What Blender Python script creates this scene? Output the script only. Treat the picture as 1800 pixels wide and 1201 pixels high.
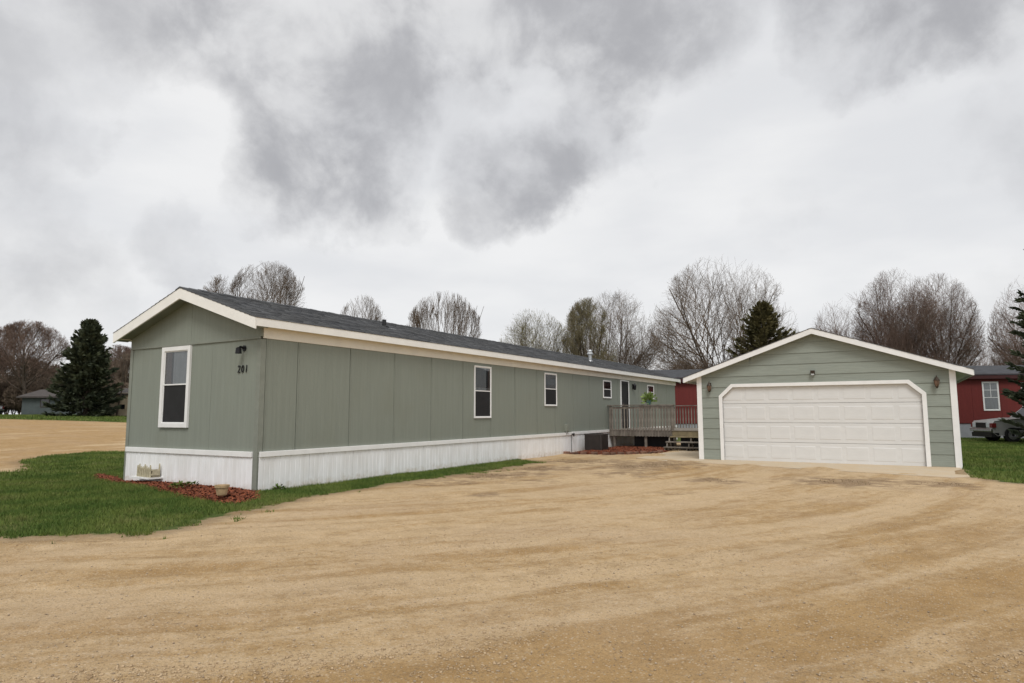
import bpy, math, random
import numpy as np
from mathutils import Vector, Matrix

for o in list(bpy.data.objects): bpy.data.objects.remove(o)
C = bpy.context.scene.collection
R = math.radians
rng = np.random.default_rng(7)
random.seed(7)

# ------------------------------------------------------------------ camera
F_PX, YAW, PITCH, ROLL = 1152.0, 30.479, 6.223, 0.191
CAM = np.array([10.203, -8.112, 1.42])
_a, _b, _r = R(YAW), R(PITCH), R(ROLL)
FW = np.array([-math.sin(_a)*math.cos(_b), math.cos(_a)*math.cos(_b), math.sin(_b)])
RT = np.array([math.cos(_a), math.sin(_a), 0.0])
UP = np.cross(RT, FW)
FH = np.array([-math.sin(_a), math.cos(_a), 0.0])
cam = bpy.data.cameras.new('camera'); camo = bpy.data.objects.new('camera', cam); C.objects.link(camo)
cam.sensor_width = 36; cam.lens = F_PX/1800*36; cam.clip_end = 4000; cam.clip_start = 0.05
rt2 = RT*math.cos(_r) - UP*math.sin(_r); up2 = UP*math.cos(_r) + RT*math.sin(_r)
camo.matrix_world = Matrix((( rt2[0], up2[0], -FW[0], CAM[0]), (rt2[1], up2[1], -FW[1], CAM[1]),
                            (rt2[2], up2[2], -FW[2], CAM[2]), (0, 0, 0, 1)))
bpy.context.scene.camera = camo

def ray(u, v):
    x, y = u-900, v-600.5
    x, y = x*math.cos(_r)+y*math.sin(_r), -x*math.sin(_r)+y*math.cos(_r)
    return FW + RT*x/F_PX - UP*y/F_PX
def gnd(u, v, z=0.0):
    d = ray(u, v); return CAM + d*(z-CAM[2])/d[2]
def at(u, v, D):
    d = ray(u, v); return CAM + d*D/(d@FH)

def lin(r, g, b):
    f = lambda c: (c/255/12.92) if c/255 <= .04045 else ((c/255+.055)/1.055)**2.4
    return (f(r), f(g), f(b), 1)

# ------------------------------------------------------------------ node helper
def nd(nt, typ, **kw):
    n = nt.nodes.new('ShaderNode'+typ)
    for k, v in kw.items():
        if k.startswith('i') and k != 'interpolation_type':
            key = k[1:]
            s = n.inputs[int(key)] if key.isdigit() else n.inputs[key.replace('_', ' ')]
            if isinstance(v, bpy.types.NodeSocket): nt.links.new(v, s)
            else: s.default_value = v
        else: setattr(n, k, v)
    return n
def math_(nt, op, a, b=0.0, c=0.0, clamp=False):
    n = nd(nt, 'Math', operation=op, use_clamp=clamp, i0=a, i1=b)
    if op in ('MULTIPLY_ADD', 'SMOOTH_MIN', 'COMPARE', 'WRAP'): nd_set(nt, n, 2, c)
    return n.outputs[0]
def nd_set(nt, n, i, v):
    if isinstance(v, bpy.types.NodeSocket): nt.links.new(v, n.inputs[i])
    else: n.inputs[i].default_value = v
def sstep(nt, v, lo, hi, a=0.0, b=1.0):
    return nd(nt, 'MapRange', interpolation_type='SMOOTHSTEP', i0=v, i1=lo, i2=hi, i3=a, i4=b).outputs[0]
def mixc(nt, f, a, b):
    n = nt.nodes.new('ShaderNodeMix'); n.data_type = 'RGBA'
    for i, v in ((0, f), (6, a), (7, b)): nd_set(nt, n, i, v)
    return n.outputs[2]

# ------------------------------------------------------------------ world: overcast sky with cumulus undersides
SUN_EL, SUN_AZ = R(52), R(150)      # azimuth measured clockwise from +Y
world = bpy.data.worlds.new('World'); bpy.context.scene.world = world; world.use_nodes = True
wt = world.node_tree; wt.nodes.clear()
sky = nd(wt, 'TexSky', sky_type='NISHITA', sun_disc=False, sun_elevation=SUN_EL, sun_rotation=SUN_AZ)
tc = nd(wt, 'TexCoord')
dirv = nd(wt, 'VectorMath', operation='NORMALIZE', i0=tc.outputs['Generated']).outputs[0]
SEEDA, SEEDC = (4.0, 9.0, 5.0), (2.5, 8.0, 7.0)
nzA = nd(wt, 'TexNoise', noise_dimensions='3D', iVector=nd(wt, 'VectorMath', operation='ADD', i0=dirv, i1=SEEDA).outputs[0], iScale=5.2, iDetail=9, iRoughness=.58)
off = nd(wt, 'VectorMath', operation='SUBTRACT', i0=nzA.outputs['Color'], i1=tuple(np.array((.5, .5, .5))+UP*.06+RT*.12)).outputs[0]
offs = nd(wt, 'VectorMath', operation='SCALE', i0=off, iScale=.27).outputs[0]
dw = nd(wt, 'VectorMath', operation='NORMALIZE', i0=nd(wt, 'VectorMath', operation='ADD', i0=dirv, i1=offs).outputs[0]).outputs[0]
CLOUDS = [(430,110,120,.5),(330,90,80,.3),(560,330,125,1.0),(500,240,110,.7),(640,150,130,.6),(720,80,140,.55),(650,40,130,.4),(830,340,90,.6),
          (970,230,125,.9),(930,310,80,.7),(1010,130,120,.62),(880,60,110,.45),(1110,60,120,.4),(850,130,70,.3),(850,215,52,-.7),(760,215,45,-.45),
          (1480,10,120,.72),(1560,80,90,.92),(1660,20,100,.7),(1540,130,50,.6),(1400,-30,110,.5),
          (60,40,110,.22),(210,40,90,.38),(40,280,60,.25),(-60,420,120,.15),(310,470,60,.35),(1000,-120,260,.55),(300,-190,220,.4),
          (-280,150,200,.5),(2050,250,200,.5),(1350,420,60,.14),(60,540,120,.4),(1740,560,90,.2)]
acc = None
for (u, v, rad, w) in CLOUDS:
    d = ray(u, v); d = d/np.linalg.norm(d); ang = math.atan(rad/F_PX)
    dp = nd(wt, 'VectorMath', operation='DOT_PRODUCT', i0=dw, i1=tuple(d)).outputs['Value']
    s = sstep(wt, dp, math.cos(ang*1.3), math.cos(ang*.1), 0.0, w*.9)
    if acc is None: acc = s
    elif w < 0: acc = math_(wt, 'MULTIPLY', acc, math_(wt, 'ADD', s, 1.0))
    else: acc = math_(wt, 'ADD', acc, math_(wt, 'MULTIPLY', s, math_(wt, 'SUBTRACT', 1.0, acc)))
# clouds in the rest of the sky
sp = nd(wt, 'SeparateXYZ', i0=dirv)
zc = math_(wt, 'ADD', math_(wt, 'MAXIMUM', sp.outputs['Z'], 0.02), 0.12)
pl = nd(wt, 'CombineXYZ', i0=math_(wt, 'DIVIDE', sp.outputs['X'], zc), i1=math_(wt, 'DIVIDE', sp.outputs['Y'], zc), i2=0.0).outputs[0]
nzB = nd(wt, 'TexNoise', noise_dimensions='3D', iVector=pl, iScale=.75, iDetail=7, iRoughness=.52, iDistortion=.3)
gen = sstep(wt, nzB.outputs['Fac'], .50, .74, 0.0, .42)
fdot = nd(wt, 'VectorMath', operation='DOT_PRODUCT', i0=dirv, i1=tuple(FW)).outputs['Value']
outv = sstep(wt, fdot, .78, .60, .10, 1.0)
acc = math_(wt, 'ADD', acc, math_(wt, 'MULTIPLY', gen, outv))
nzC = nd(wt, 'TexNoise', noise_dimensions='3D', iVector=nd(wt, 'VectorMath', operation='ADD', i0=dirv, i1=SEEDC).outputs[0], iScale=8.0, iDetail=9, iRoughness=.58, iDistortion=.2)
acc = math_(wt, 'MULTIPLY', acc, sstep(wt, nzC.outputs['Fac'], .30, .70, .38, 1.28))
dark = math_(wt, 'MULTIPLY', sstep(wt, acc, -.15, 1.15), sstep(wt, acc, 0, .15))
nzD = nd(wt, 'TexNoise', noise_dimensions='3D', iVector=nd(wt, 'VectorMath', operation='MULTIPLY', i0=dirv, i1=(2.2, 2.2, 6.5)).outputs[0], iScale=1.3, iDetail=6, iRoughness=.5)
bright = mixc(wt, sstep(wt, nzD.outputs['Fac'], .32, .66), (.62, .626, .64, 1), (.715, .715, .716, 1))
ccol = mixc(wt, dark, bright, (.35, .351, .366, 1))
skys = nd(wt, 'VectorMath', operation='SCALE', i0=sky.outputs[0], iScale=.1).outputs[0]
final = mixc(wt, .96, skys, ccol)
bg = nd(wt, 'Background', iColor=final, iStrength=1.0)
out = nd(wt, 'OutputWorld', iSurface=bg.outputs[0])

sun = bpy.data.lights.new('sun', 'SUN'); sun.energy = 1.45; sun.angle = R(22); sun.color = (1, .985, .955)
so = bpy.data.objects.new('sun', sun); C.objects.link(so)
sd = Vector((math.sin(SUN_AZ)*math.cos(SUN_EL), math.cos(SUN_AZ)*math.cos(SUN_EL), math.sin(SUN_EL)))
so.rotation_euler = (-sd).to_track_quat('-Z', 'Y').to_euler()
vs = bpy.context.scene.view_settings
vs.view_transform = 'Standard'; vs.look = 'None'; vs.exposure = 0.32; vs.gamma = 1; vs.use_curve_mapping = False

# ------------------------------------------------------------------ mesh helpers
def fast_mesh(name, V, Fq, smooth=False):
    V = np.asarray(V, dtype=np.float32).reshape(-1, 3); Fq = np.asarray(Fq, dtype=np.int32)
    me = bpy.data.meshes.new(name); k = Fq.shape[1]
    me.vertices.add(len(V)); me.vertices.foreach_set('co', V.ravel())
    me.loops.add(Fq.size); me.loops.foreach_set('vertex_index', Fq.ravel())
    me.polygons.add(len(Fq)); me.polygons.foreach_set('loop_start', np.arange(0, Fq.size, k, dtype=np.int32))
    me.polygons.foreach_set('loop_total', np.full(len(Fq), k, dtype=np.int32))
    if smooth: me.polygons.foreach_set('use_smooth', np.ones(len(Fq), dtype=bool))
    me.update(calc_edges=True); return me
def link(name, me, mat, parent=None, loc=None):
    if mat is not None: me.materials.append(mat)
    o = bpy.data.objects.new(name, me); C.objects.link(o)
    if parent is not None: o.parent = parent
    if loc is not None: o.location = loc
    return o
def tag(o, label=None, cat=None, group=None, kind=None):
    if label: o['label'] = label
    if cat: o['category'] = cat
    if group: o['group'] = group
    if kind: o['kind'] = kind
    return o
def thing(name, label, cat, loc=(0, 0, 0), rz=0.0, group=None):
    o = bpy.data.objects.new(name, None); C.objects.link(o); o.empty_display_size = .2
    o.location = loc; o.rotation_euler = (0, 0, rz)
    return tag(o, label, cat, group)
class MB:
    def __init__(s, M=None): s.v = []; s.f = []; s.M = M
    def add(s, vs, fs):
        n = len(s.v)
        s.v += [tuple(s.M @ Vector(p)) if s.M else tuple(p) for p in vs]
        s.f += [tuple(i+n for i in f) for f in fs]; return s
    def box(s, x0, x1, y0, y1, z0, z1):
        return s.add([(x0,y0,z0),(x1,y0,z0),(x1,y1,z0),(x0,y1,z0),(x0,y0,z1),(x1,y0,z1),(x1,y1,z1),(x0,y1,z1)],
                     [(0,3,2,1),(4,5,6,7),(0,1,5,4),(1,2,6,5),(2,3,7,6),(3,0,4,7)])
    def prism(s, front, back):          # two matching loops (front counter-clockwise seen from the front)
        n = len(front)
        return s.add(list(front)+list(back), [tuple(range(n)), tuple(range(2*n-1, n-1, -1))] +
                     [(i, i+n, (i+1) % n+n, (i+1) % n) for i in range(n)])
    def lathe(s, prof, n=16, c=(0, 0, 0), axis='z'):
        vs = []
        for (r, z) in prof:
            for k in range(n):
                a = 2*math.pi*k/n
                p = (r*math.cos(a), r*math.sin(a), z)
                if axis == 'y': p = (p[0], p[2], p[1])
                if axis == 'x': p = (p[2], p[0], p[1])
                vs.append((p[0]+c[0], p[1]+c[1], p[2]+c[2]))
        fs = []
        for j in range(len(prof)-1):
            for k in range(n):
                fs.append((j*n+k, j*n+(k+1) % n, (j+1)*n+(k+1) % n, (j+1)*n+k))
        fs.append(tuple(range(n-1, -1, -1))); fs.append(tuple(range((len(prof)-1)*n, len(prof)*n)))
        return s.add(vs, fs)
    def tube(s, p0, p1, r0, r1=None, n=8):
        r1 = r0 if r1 is None else r1
        p0, p1 = Vector(p0), Vector(p1); t = (p1-p0).normalized()
        u = t.cross(Vector((0, 0, 1)) if abs(t.z) < .9 else Vector((1, 0, 0))).normalized(); w = t.cross(u)
        vs = [tuple(p+(u*math.cos(2*math.pi*k/n)+w*math.sin(2*math.pi*k/n))*r) for p, r in ((p0, r0), (p1, r1)) for k in range(n)]
        return s.add(vs, [(k, (k+1) % n, n+(k+1) % n, n+k) for k in range(n)] + [tuple(range(n-1, -1, -1)), tuple(range(n, 2*n))])
    def build(s, name, mat, parent=None, bevel=0, smooth=False, loc=None):
        me = bpy.data.meshes.new(name); me.from_pydata(s.v, [], s.f); me.update()
        if smooth: me.polygons.foreach_set('use_smooth', [True]*len(me.polygons))
        o = link(name, me, mat, parent, loc)
        if bevel:
            m = o.modifiers.new('bevel', 'BEVEL'); m.width = bevel; m.segments = 2; m.limit_method = 'ANGLE'
        return o
def bx(name, mat, parent, *c, bevel=0, M=None): return MB(M).box(*c).build(name, mat, parent, bevel)
def dupe(o, loc, parent=None, scale=None, rot=None):
    c = o.copy(); C.objects.link(c); c.location = loc
    if parent is not None: c.parent = parent
    if scale is not None: c.scale = scale
    if rot is not None: c.rotation_euler = rot
    return c
def copy_tree(o, parent=None):
    c = o.copy(); C.objects.link(c)
    if parent is not None: c.parent = parent
    for ch in list(o.children): copy_tree(ch, c)
    return c

# numpy value noise
def hash2(i, j, s): 
    h = (i.astype(np.int64)*374761393 + j.astype(np.int64)*668265263 + s*982451653) & 0x7fffffff
    h = ((h ^ (h >> 13))*1274126177) & 0x7fffffff
    return ((h ^ (h >> 16)) & 0xffff)/65535.0
def vnoise(x, y, s=0):
    i, j = np.floor(x), np.floor(y); fx, fy = x-i, y-j
    fx = fx*fx*(3-2*fx); fy = fy*fy*(3-2*fy)
    return (hash2(i, j, s)*(1-fx)+hash2(i+1, j, s)*fx)*(1-fy)+(hash2(i, j+1, s)*(1-fx)+hash2(i+1, j+1, s)*fx)*fy
def fbm(x, y, s=0, o=4):
    a, t, w = 0, 0, 1.0
    for k in range(o): a = a+w*vnoise(x, y, s+k*17); t += w; w *= .5; x = x*2.03+13.7; y = y*2.03+5.1
    return a/t

# ------------------------------------------------------------------ materials
def base_mat(name):
    m = bpy.data.materials.new(name); m.use_nodes = True; nt = m.node_tree
    return m, nt, nt.nodes['Principled BSDF']
def pmat(name, col, var=.12, scale=3.0, rough=.75, bump=.15, bscale=60.0, stretch=(1, 1, 1), col2=None, grain=.0, metallic=0.0, spec=.4, rand=.0, gscale=140.0):
    m, nt, p = base_mat(name)
    t = nd(nt, 'TexCoord').outputs['Object']
    st = nd(nt, 'VectorMath', operation='MULTIPLY', i0=t, i1=stretch).outputs[0]
    n1 = nd(nt, 'TexNoise', iVector=st, iScale=scale, iDetail=6, iRoughness=.6)
    c2 = col2 if col2 else tuple(c*(1-var*1.6) for c in col[:3])+(1,)
    hi = tuple(min(1, c*(1+var)) for c in col[:3])+(1,)
    cc = mixc(nt, sstep(nt, n1.outputs['Fac'], .3, .7), hi, c2)
    if grain:
        g = nd(nt, 'TexNoise', iVector=st, iScale=gscale, iDetail=3)
        cc = mixc(nt, math_(nt, 'MULTIPLY', sstep(nt, g.outputs['Fac'], .35, .65), grain), cc, tuple(c*.35 for c in col[:3])+(1,))
    if rand:
        oi = nd(nt, 'ObjectInfo').outputs['Random']
        cc = nd(nt, 'HueSaturation', iColor=cc, iValue=sstep(nt, oi, 0, 1, 1-rand, 1+rand)).outputs[0]
    nt.links.new(cc, p.inputs['Base Color'])
    p.inputs['Roughness'].default_value = rough; p.inputs['Metallic'].default_value = metallic
    p.inputs['Specular IOR Level'].default_value = spec
    if bump:
        n2 = nd(nt, 'TexNoise', iVector=st, iScale=bscale, iDetail=5, iRoughness=.65)
        nt.links.new(nd(nt, 'Bump', iStrength=bump, iDistance=.02, iHeight=n2.outputs['Fac']).outputs[0], p.inputs['Normal'])
    return m
def groove_mat(name, col, pitch, depth=.3, var=.07, rough=.7):
    """painted panel sheet with narrow vertical grooves, wall faces run along x or y"""
    m, nt, p = base_mat(name)
    t = nd(nt, 'TexCoord').outputs['Object']; s = nd(nt, 'SeparateXYZ', i0=t)
    xy = math_(nt, 'ADD', s.outputs['X'], s.outputs['Y'])
    pp = math_(nt, 'PINGPONG', xy, pitch/2)
    g = sstep(nt, pp, .0, .008)
    st = nd(nt, 'VectorMath', operation='MULTIPLY', i0=t, i1=(6, 6, .35)).outputs[0]
    n1 = nd(nt, 'TexNoise', iVector=st, iScale=2.0, iDetail=7, iRoughness=.65)
    n3 = nd(nt, 'TexNoise', iVector=t, iScale=.9, iDetail=4)
    n2 = nd(nt, 'TexNoise', iVector=nd(nt, 'VectorMath', operation='MULTIPLY', i0=t, i1=(40, 40, 2.5)).outputs[0], iScale=3.0, iDetail=4)
    cc = mixc(nt, sstep(nt, n1.outputs['Fac'], .3, .7), tuple(c*(1+var) for c in col[:3])+(1,), tuple(c*(1-var) for c in col[:3])+(1,))
    cc = mixc(nt, sstep(nt, n3.outputs['Fac'], .52, .72, 0, .22), cc, tuple(c*k for c, k in zip(col[:3], (.86, .82, .74)))+(1,))
    nt.links.new(cc, p.inputs['Base Color']); p.inputs['Roughness'].default_value = rough
    h = math_(nt, 'ADD', math_(nt, 'MULTIPLY', g, 1.0), math_(nt, 'MULTIPLY', n2.outputs['Fac'], .35))
    nt.links.new(nd(nt, 'Bump', iStrength=depth, iDistance=.012, iHeight=h).outputs[0], p.inputs['Normal'])
    return m
M = {}
M['green'] = groove_mat('green_panel_paint', (.222, .242, .203), .1016, .32, .045)
M['green_plain'] = pmat('green_trim_paint', (.222, .236, .199, 1), .06, 4, .65, .08, 90)
M['green_lap'] = pmat('green_lap_siding', (.255, .280, .242, 1), .07, 2.5, .62, .22, 9, (1.2, 14, 30), rand=.05)
M['white'] = pmat('white_trim_paint', (.80, .795, .78, 1), .03, 3, .5, .05, 60)
M['white_skirt'] = pmat('white_vinyl_skirting', (.84, .845, .85, 1), .03, 2.2, .42, .05, 30, (2, 2, .5), col2=(.75, .745, .73, 1))
def add_splash(m, z1):
    nt = m.node_tree; p = nt.nodes['Principled BSDF']; src = p.inputs['Base Color'].links[0].from_socket
    g = nd(nt, 'TexCoord').outputs['Object']; z = nd(nt, 'SeparateXYZ', i0=g).outputs['Z']
    n = nd(nt, 'TexNoise', iVector=g, iScale=9, iDetail=7, iRoughness=.7); n2 = nd(nt, 'TexNoise', iVector=g, iScale=1.1, iDetail=3)
    f = math_(nt, 'ADD', sstep(nt, z, z1, .0), math_(nt, 'MULTIPLY', math_(nt, 'SUBTRACT', n.outputs['Fac'], .62), 2.2))
    f = math_(nt, 'MULTIPLY', sstep(nt, f, .1, 1.1, 0, .55), sstep(nt, n2.outputs['Fac'], .35, .6, .35, 1))
    nt.links.new(mixc(nt, f, src, (.42, .33, .22, 1)), p.inputs['Base Color'])
add_splash(M['white_skirt'], .30)
M['cream'] = pmat('cream_fascia_paint', (.85, .832, .785, 1), .03, 3, .5, .05, 60)
M['cream_soffit'] = pmat('cream_frieze_metal', (.77, .72, .62, 1), .03, 3, .5, .05, 60)
M['door_white'] = pmat('white_door_paint', (.66, .658, .645, 1), .025, 1.6, .45, .06, 12, (1, 1, 5))
M['shingle'] = pmat('grey_asphalt_shingle', (.098, .102, .108, 1), .25, 2.2, .9, .5, 160, (1, 1, 1), grain=.4, rand=0)
M['dark_metal'] = pmat('dark_metal', (.02, .02, .022, 1), .1, 8, .45, .05, 60, metallic=.6)
M['bronze'] = pmat('bronze_metal', (.045, .03, .02, 1), .1, 8, .45, .05, 60, metallic=.4)
M['lamp_glass'] = pmat('amber_lamp_glass', (.16, .10, .07, 1), .1, 8, .15, 0)
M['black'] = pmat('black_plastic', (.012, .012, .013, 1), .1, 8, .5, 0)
M['interior'] = pmat('dark_interior', (.012, .012, .014, 1), .1, 2, .9, 0)
M['screen'] = pmat('insect_screen', (.012, .012, .013, 1), .15, 4, .7, .1, 400)
M['curtain'] = pmat('curtain_cloth', (.27, .27, .285, 1), .12, 6, .9, .25, 14, (9, 9, .3))
M['curtain_brown'] = pmat('brown_curtain_cloth', (.07, .04, .03, 1), .15, 6, .9, .25, 14, (9, 9, .3))
M['wood'] = pmat('weathered_deck_wood', (.22, .195, .165, 1), .2, 4, .85, .35, 30, (1, 1, 1), col2=(.15, .125, .10, 1), rand=.22)
M['wood_new'] = pmat('yellowish_treated_wood', (.27, .215, .125, 1), .15, 4, .8, .3, 30, (1, 1, 1), rand=.12)
M['ac'] = pmat('brown_grey_enamel', (.055, .046, .042, 1), .1, 5, .5, .05, 60)
M['red_panel'] = groove_mat('red_panel_paint', (.135, .013, .010), .2, .5, .09)
M['maroon'] = pmat('maroon_trim', (.055, .012, .012, 1), .1, 5, .6, 0)
M['grey_skirt'] = pmat('pale_grey_skirting', (.30, .31, .33, 1), .06, 3, .6, .05, 30)
M['galv'] = pmat('galvanised_metal', (.55, .56, .57, 1), .1, 8, .35, .05, 60, metallic=.7)
M['stone'] = pmat('edging_brick', (.17, .095, .068, 1), .25, 9, .9, .5, 40, rand=.4)
M['mulch'] = pmat('red_mulch', (.165, .048, .020, 1), .35, 14, .95, .9, 45, col2=(.065, .017, .010, 1), grain=.4, gscale=40)
M['chip'] = pmat('red_wood_chip', (.205, .060, .025, 1), .4, 20, .95, 0, col2=(.075, .020, .011, 1))
M['terracotta'] = pmat('tan_clay', (.42, .30, .17, 1), .15, 14, .85, .2, 40)
M['basket'] = pmat('cream_painted_pickets', (.47, .42, .29, 1), .12, 20, .7, .1, 40)
M['tan_wall'] = pmat('tan_siding', (.55, .45, .32, 1), .08, 2, .75, .1, 30)
M['greygreen_wall'] = pmat('grey_green_siding', (.07, .085, .085, 1), .1, 2, .75, .1, 30)
M['roof_dark'] = pmat('dark_roofing', (.06, .062, .068, 1), .15, 3, .9, .3, 60, grain=.2)
M['roof_brown'] = pmat('brown_roofing', (.07, .06, .055, 1), .15, 3, .9, .3, 60)
M['silver'] = pmat('silver_car_paint', (.40, .40, .385, 1), .03, 2, .3, 0, metallic=.2)
M['darkcar'] = pmat('dark_car_paint', (.018, .016, .020, 1), .03, 2, .25, 0)
M['tyre'] = pmat('tyre_rubber', (.015, .015, .015, 1), .1, 8, .85, .1, 60)
M['rim'] = pmat('wheel_rim', (.42, .42, .43, 1), .06, 8, .3, 0, metallic=.8)
M['chrome'] = pmat('dull_chrome', (.55, .55, .54, 1), .05, 8, .25, 0, metallic=.9)
M['lamp_clear'] = pmat('headlamp_lens', (.55, .58, .60, 1), .05, 8, .12, 0)
M['lamp_red'] = pmat('red_lamp_lens', (.16, .022, .02, 1), .1, 8, .15, 0)
M['carglass'] = pmat('car_glass', (.012, .014, .016, 1), .05, 4, .05, 0, spec=.8)
M['bark'] = pmat('grey_brown_bark', (.10, .078, .060, 1), .2, 6, .95, .5, 40)
M['twig'] = pmat('brown_twig', (.165, .122, .088, 1), .2, 3, .95, 0, rand=.12)
M['twig_red'] = pmat('reddish_twig', (.20, .135, .105, 1), .2, 3, .95, 0, rand=.1)
M['twig_olive'] = pmat('olive_twig', (.18, .155, .098, 1), .2, 3, .95, 0, rand=.1)
M['bud'] = pmat('yellow_green_buds', (.30, .28, .12, 1), .25, 6, .9, 0)
M['bud_dark'] = pmat('olive_buds', (.20, .175, .075, 1), .25, 6, .9, 0)
M['bud_brown'] = pmat('rusty_buds', (.15, .105, .075, 1), .25, 6, .9, 0)
def leafmat(name, c1, c2, sc=2.0):
    m, nt, p = base_mat(name)
    t = nd(nt, 'TexCoord').outputs['Object']
    n = nd(nt, 'TexNoise', iVector=t, iScale=sc, iDetail=5)
    g = nd(nt, 'TexNoise', iVector=t, iScale=sc*22, iDetail=2)
    f = math_(nt, 'ADD', math_(nt, 'MULTIPLY', n.outputs['Fac'], .6), math_(nt, 'MULTIPLY', g.outputs['Fac'], .4))
    nt.links.new(mixc(nt, sstep(nt, f, .38, .62), c1+(1,), c2+(1,)), p.inputs['Base Color'])
    p.inputs['Roughness'].default_value = .75; p.inputs['Specular IOR Level'].default_value = .2
    return m
M['needle'] = leafmat('spruce_needles', (.042, .056, .036), (.115, .13, .075), 1.2)
M['needle_olive'] = leafmat('olive_conifer_needles', (.075, .072, .032), (.18, .155, .07), 1.2)
M['grass'] = leafmat('lawn_grass', (.058, .104, .018), (.145, .185, .040), .8)
def add_straw(m):
    nt = m.node_tree; p = nt.nodes['Principled BSDF']; src = p.inputs['Base Color'].links[0].from_socket
    t = nd(nt, 'NewGeometry'); n = nd(nt, 'TexNoise', iVector=t.outputs['Position'], iScale=.9, iDetail=5, iRoughness=.6)
    f = math_(nt, 'ADD', sstep(nt, n.outputs['Fac'], .42, .72, 0, .75), math_(nt, 'MULTIPLY', math_(nt, 'SUBTRACT', t.outputs['Random Per Island'], .5), .7))
    nt.links.new(mixc(nt, sstep(nt, f, .3, .75, 0, .6), src, (.21, .20, .075, 1)), p.inputs['Base Color'])
add_straw(M['grass'])
M['dry'] = leafmat('dead_grass', (.16, .11, .065), (.28, .21, .12), 2.0)
M['leaf'] = leafmat('lime_leaves', (.10, .17, .03), (.25, .33, .10), 8)
def glass_mat():
    m, nt, p = base_mat('window_glass')
    nt.nodes.remove(p)
    tr = nd(nt, 'BsdfTransparent', iColor=(.82, .84, .84, 1)); gl = nd(nt, 'BsdfGlossy', iColor=(1, 1, 1, 1), iRoughness=.03)
    lw = nd(nt, 'LayerWeight', iBlend=.5).outputs['Facing']
    fr = nd(nt, 'Math', operation='MULTIPLY_ADD', i0=math_(nt, 'POWER', lw, 5.0), i1=.9, i2=.06)
    mx = nd(nt, 'MixShader', i0=fr.outputs[0], i1=tr.outputs[0], i2=gl.outputs[0])
    nt.links.new(mx.outputs[0], nt.nodes['Material Output'].inputs['Surface']); return m
M['glass'] = glass_mat()

# ------------------------------------------------------------------ ground
def smooth01(t): t = np.clip(t, 0, 1); return t*t*(3-2*t)
def sdf(poly, X, Y):
    P = np.array(poly, float); d = np.full(X.shape, 1e9); s = np.zeros(X.shape, bool)
    for i in range(len(P)):
        a, b = P[i], P[(i+1) % len(P)]; e = b-a; wx, wy = X-a[0], Y-a[1]
        t = np.clip((wx*e[0]+wy*e[1])/(e@e), 0, 1)
        d = np.minimum(d, (wx-e[0]*t)**2+(wy-e[1]*t)**2)
        c = ((a[1] > Y) != (b[1] > Y))
        with np.errstate(divide='ignore', invalid='ignore'):
            xi = (b[0]-a[0])*(Y-a[1])/(b[1]-a[1]+1e-12)+a[0]
        s ^= c & (X < xi)
    return np.where(s, np.sqrt(d), -np.sqrt(d))       # positive inside
G = lambda u, v: tuple(gnd(u, v)[:2])
DIRT_LOT = [(-14, -6.6), (-4, -5.4), G(0, 940), G(80, 941), G(150, 939), G(240, 935), G(310, 924), G(380, 904), G(450, 890), G(520, 876), G(600, 862), G(700, 848), G(800, 834), G(880, 823),
            (1.1, 8.9), (.3, 9.5), (-.6, 9.6), (-.6, 24), (5.2, 24), (5.2, 12.3), (11.5, 12.2), (11.42, 9.7), (11.9, 8.5), (13.2, 7.9), (20, 6.0), (80, -6), (80, -80), (-80, -80), (-80, -14)]
ROAD = [G(-40, 826), G(0, 826), G(40, 823), G(52, 815), G(30, 806), G(90, 796), G(160, 790), (-15.0, 6.6), (-13, 15), (-9, 45), (-9, 80), (-19, 80), (-18, 45), (-25, 27), (-38.4, 19), (-46.2, 14.4), (-90, -12), (-60, -16), (-18, -4)]
def terrain(X, Y):
    s = np.maximum(0, -15-X); return 1.35*(1-np.exp(-(s/24)**2))
CTR = np.array([-11., 11.])
def track_coord(X, Y):
    dx, dy = X-CTR[0], Y-CTR[1]
    return np.hypot(dx, dy), np.arctan2(dy, dx)*23.0
def dirtness(X, Y):
    return np.maximum(sdf(DIRT_LOT, X, Y), sdf(ROAD, X, Y))
SLAB = [(3.0, 16.0), (3.05, 11.6), (4.4, 10.75), (7.5, 10.0), (11.05, 8.9), (11.42, 9.3), (11.42, 13), (4.96, 13), (4.9, 16.0)]
def height(X, Y, dirt, slab_sd):
    z = terrain(X, Y)
    r, a = track_coord(X, Y)
    dm = smooth01(dirt/.8+.2)
    near = np.exp(-(np.maximum(0, np.hypot(X-8, Y+1)-12)/9)**2)
    rut = (fbm(r*1.5, a*.10, 3, 4)-.5)*.05 + (fbm(r*6, a*.35, 9, 3)-.5)*.022
    lump = (fbm(X*1.1, Y*1.1, 21, 4)-.5)*.05 + (fbm(X*6, Y*6, 33, 3)-.5)*.020
    z = z + (rut+lump)*dm*near*np.where(slab_sd > -1.2, .45, 1.0)
    z = z + (fbm(X*.8, Y*.8, 41, 3)-.5)*.06*(1-dm)*near
    # dirt that has washed over the concrete edge
    z = z + np.where(slab_sd > 0, smooth01((.75-slab_sd)/.75)*(fbm(X*1.3, Y*1.3, 77, 4)-.36)*.20 - .01, 0)
    inside = (X > -4.2) & (X < -.05) & (Y > .05) & (Y < 26)
    return np.where(inside, z-.05, z)
def axis(lo, hi, fine, far_lo, far_hi, g=1.07):
    a = list(np.arange(lo, hi, fine)); s = fine; x = a[-1]
    while x < far_hi: s = min(s*g, 60); x += s; a.append(x)
    s = fine; x = lo; b = []
    while x > far_lo: s = min(s*g, 60); x -= s; b.append(x)
    return np.array(b[::-1]+a)
gx_ = axis(1.2, 12.8, .05, -1500, 1500); gy_ = axis(-6.6, 4.0, .05, -1200, 1800)
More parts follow.
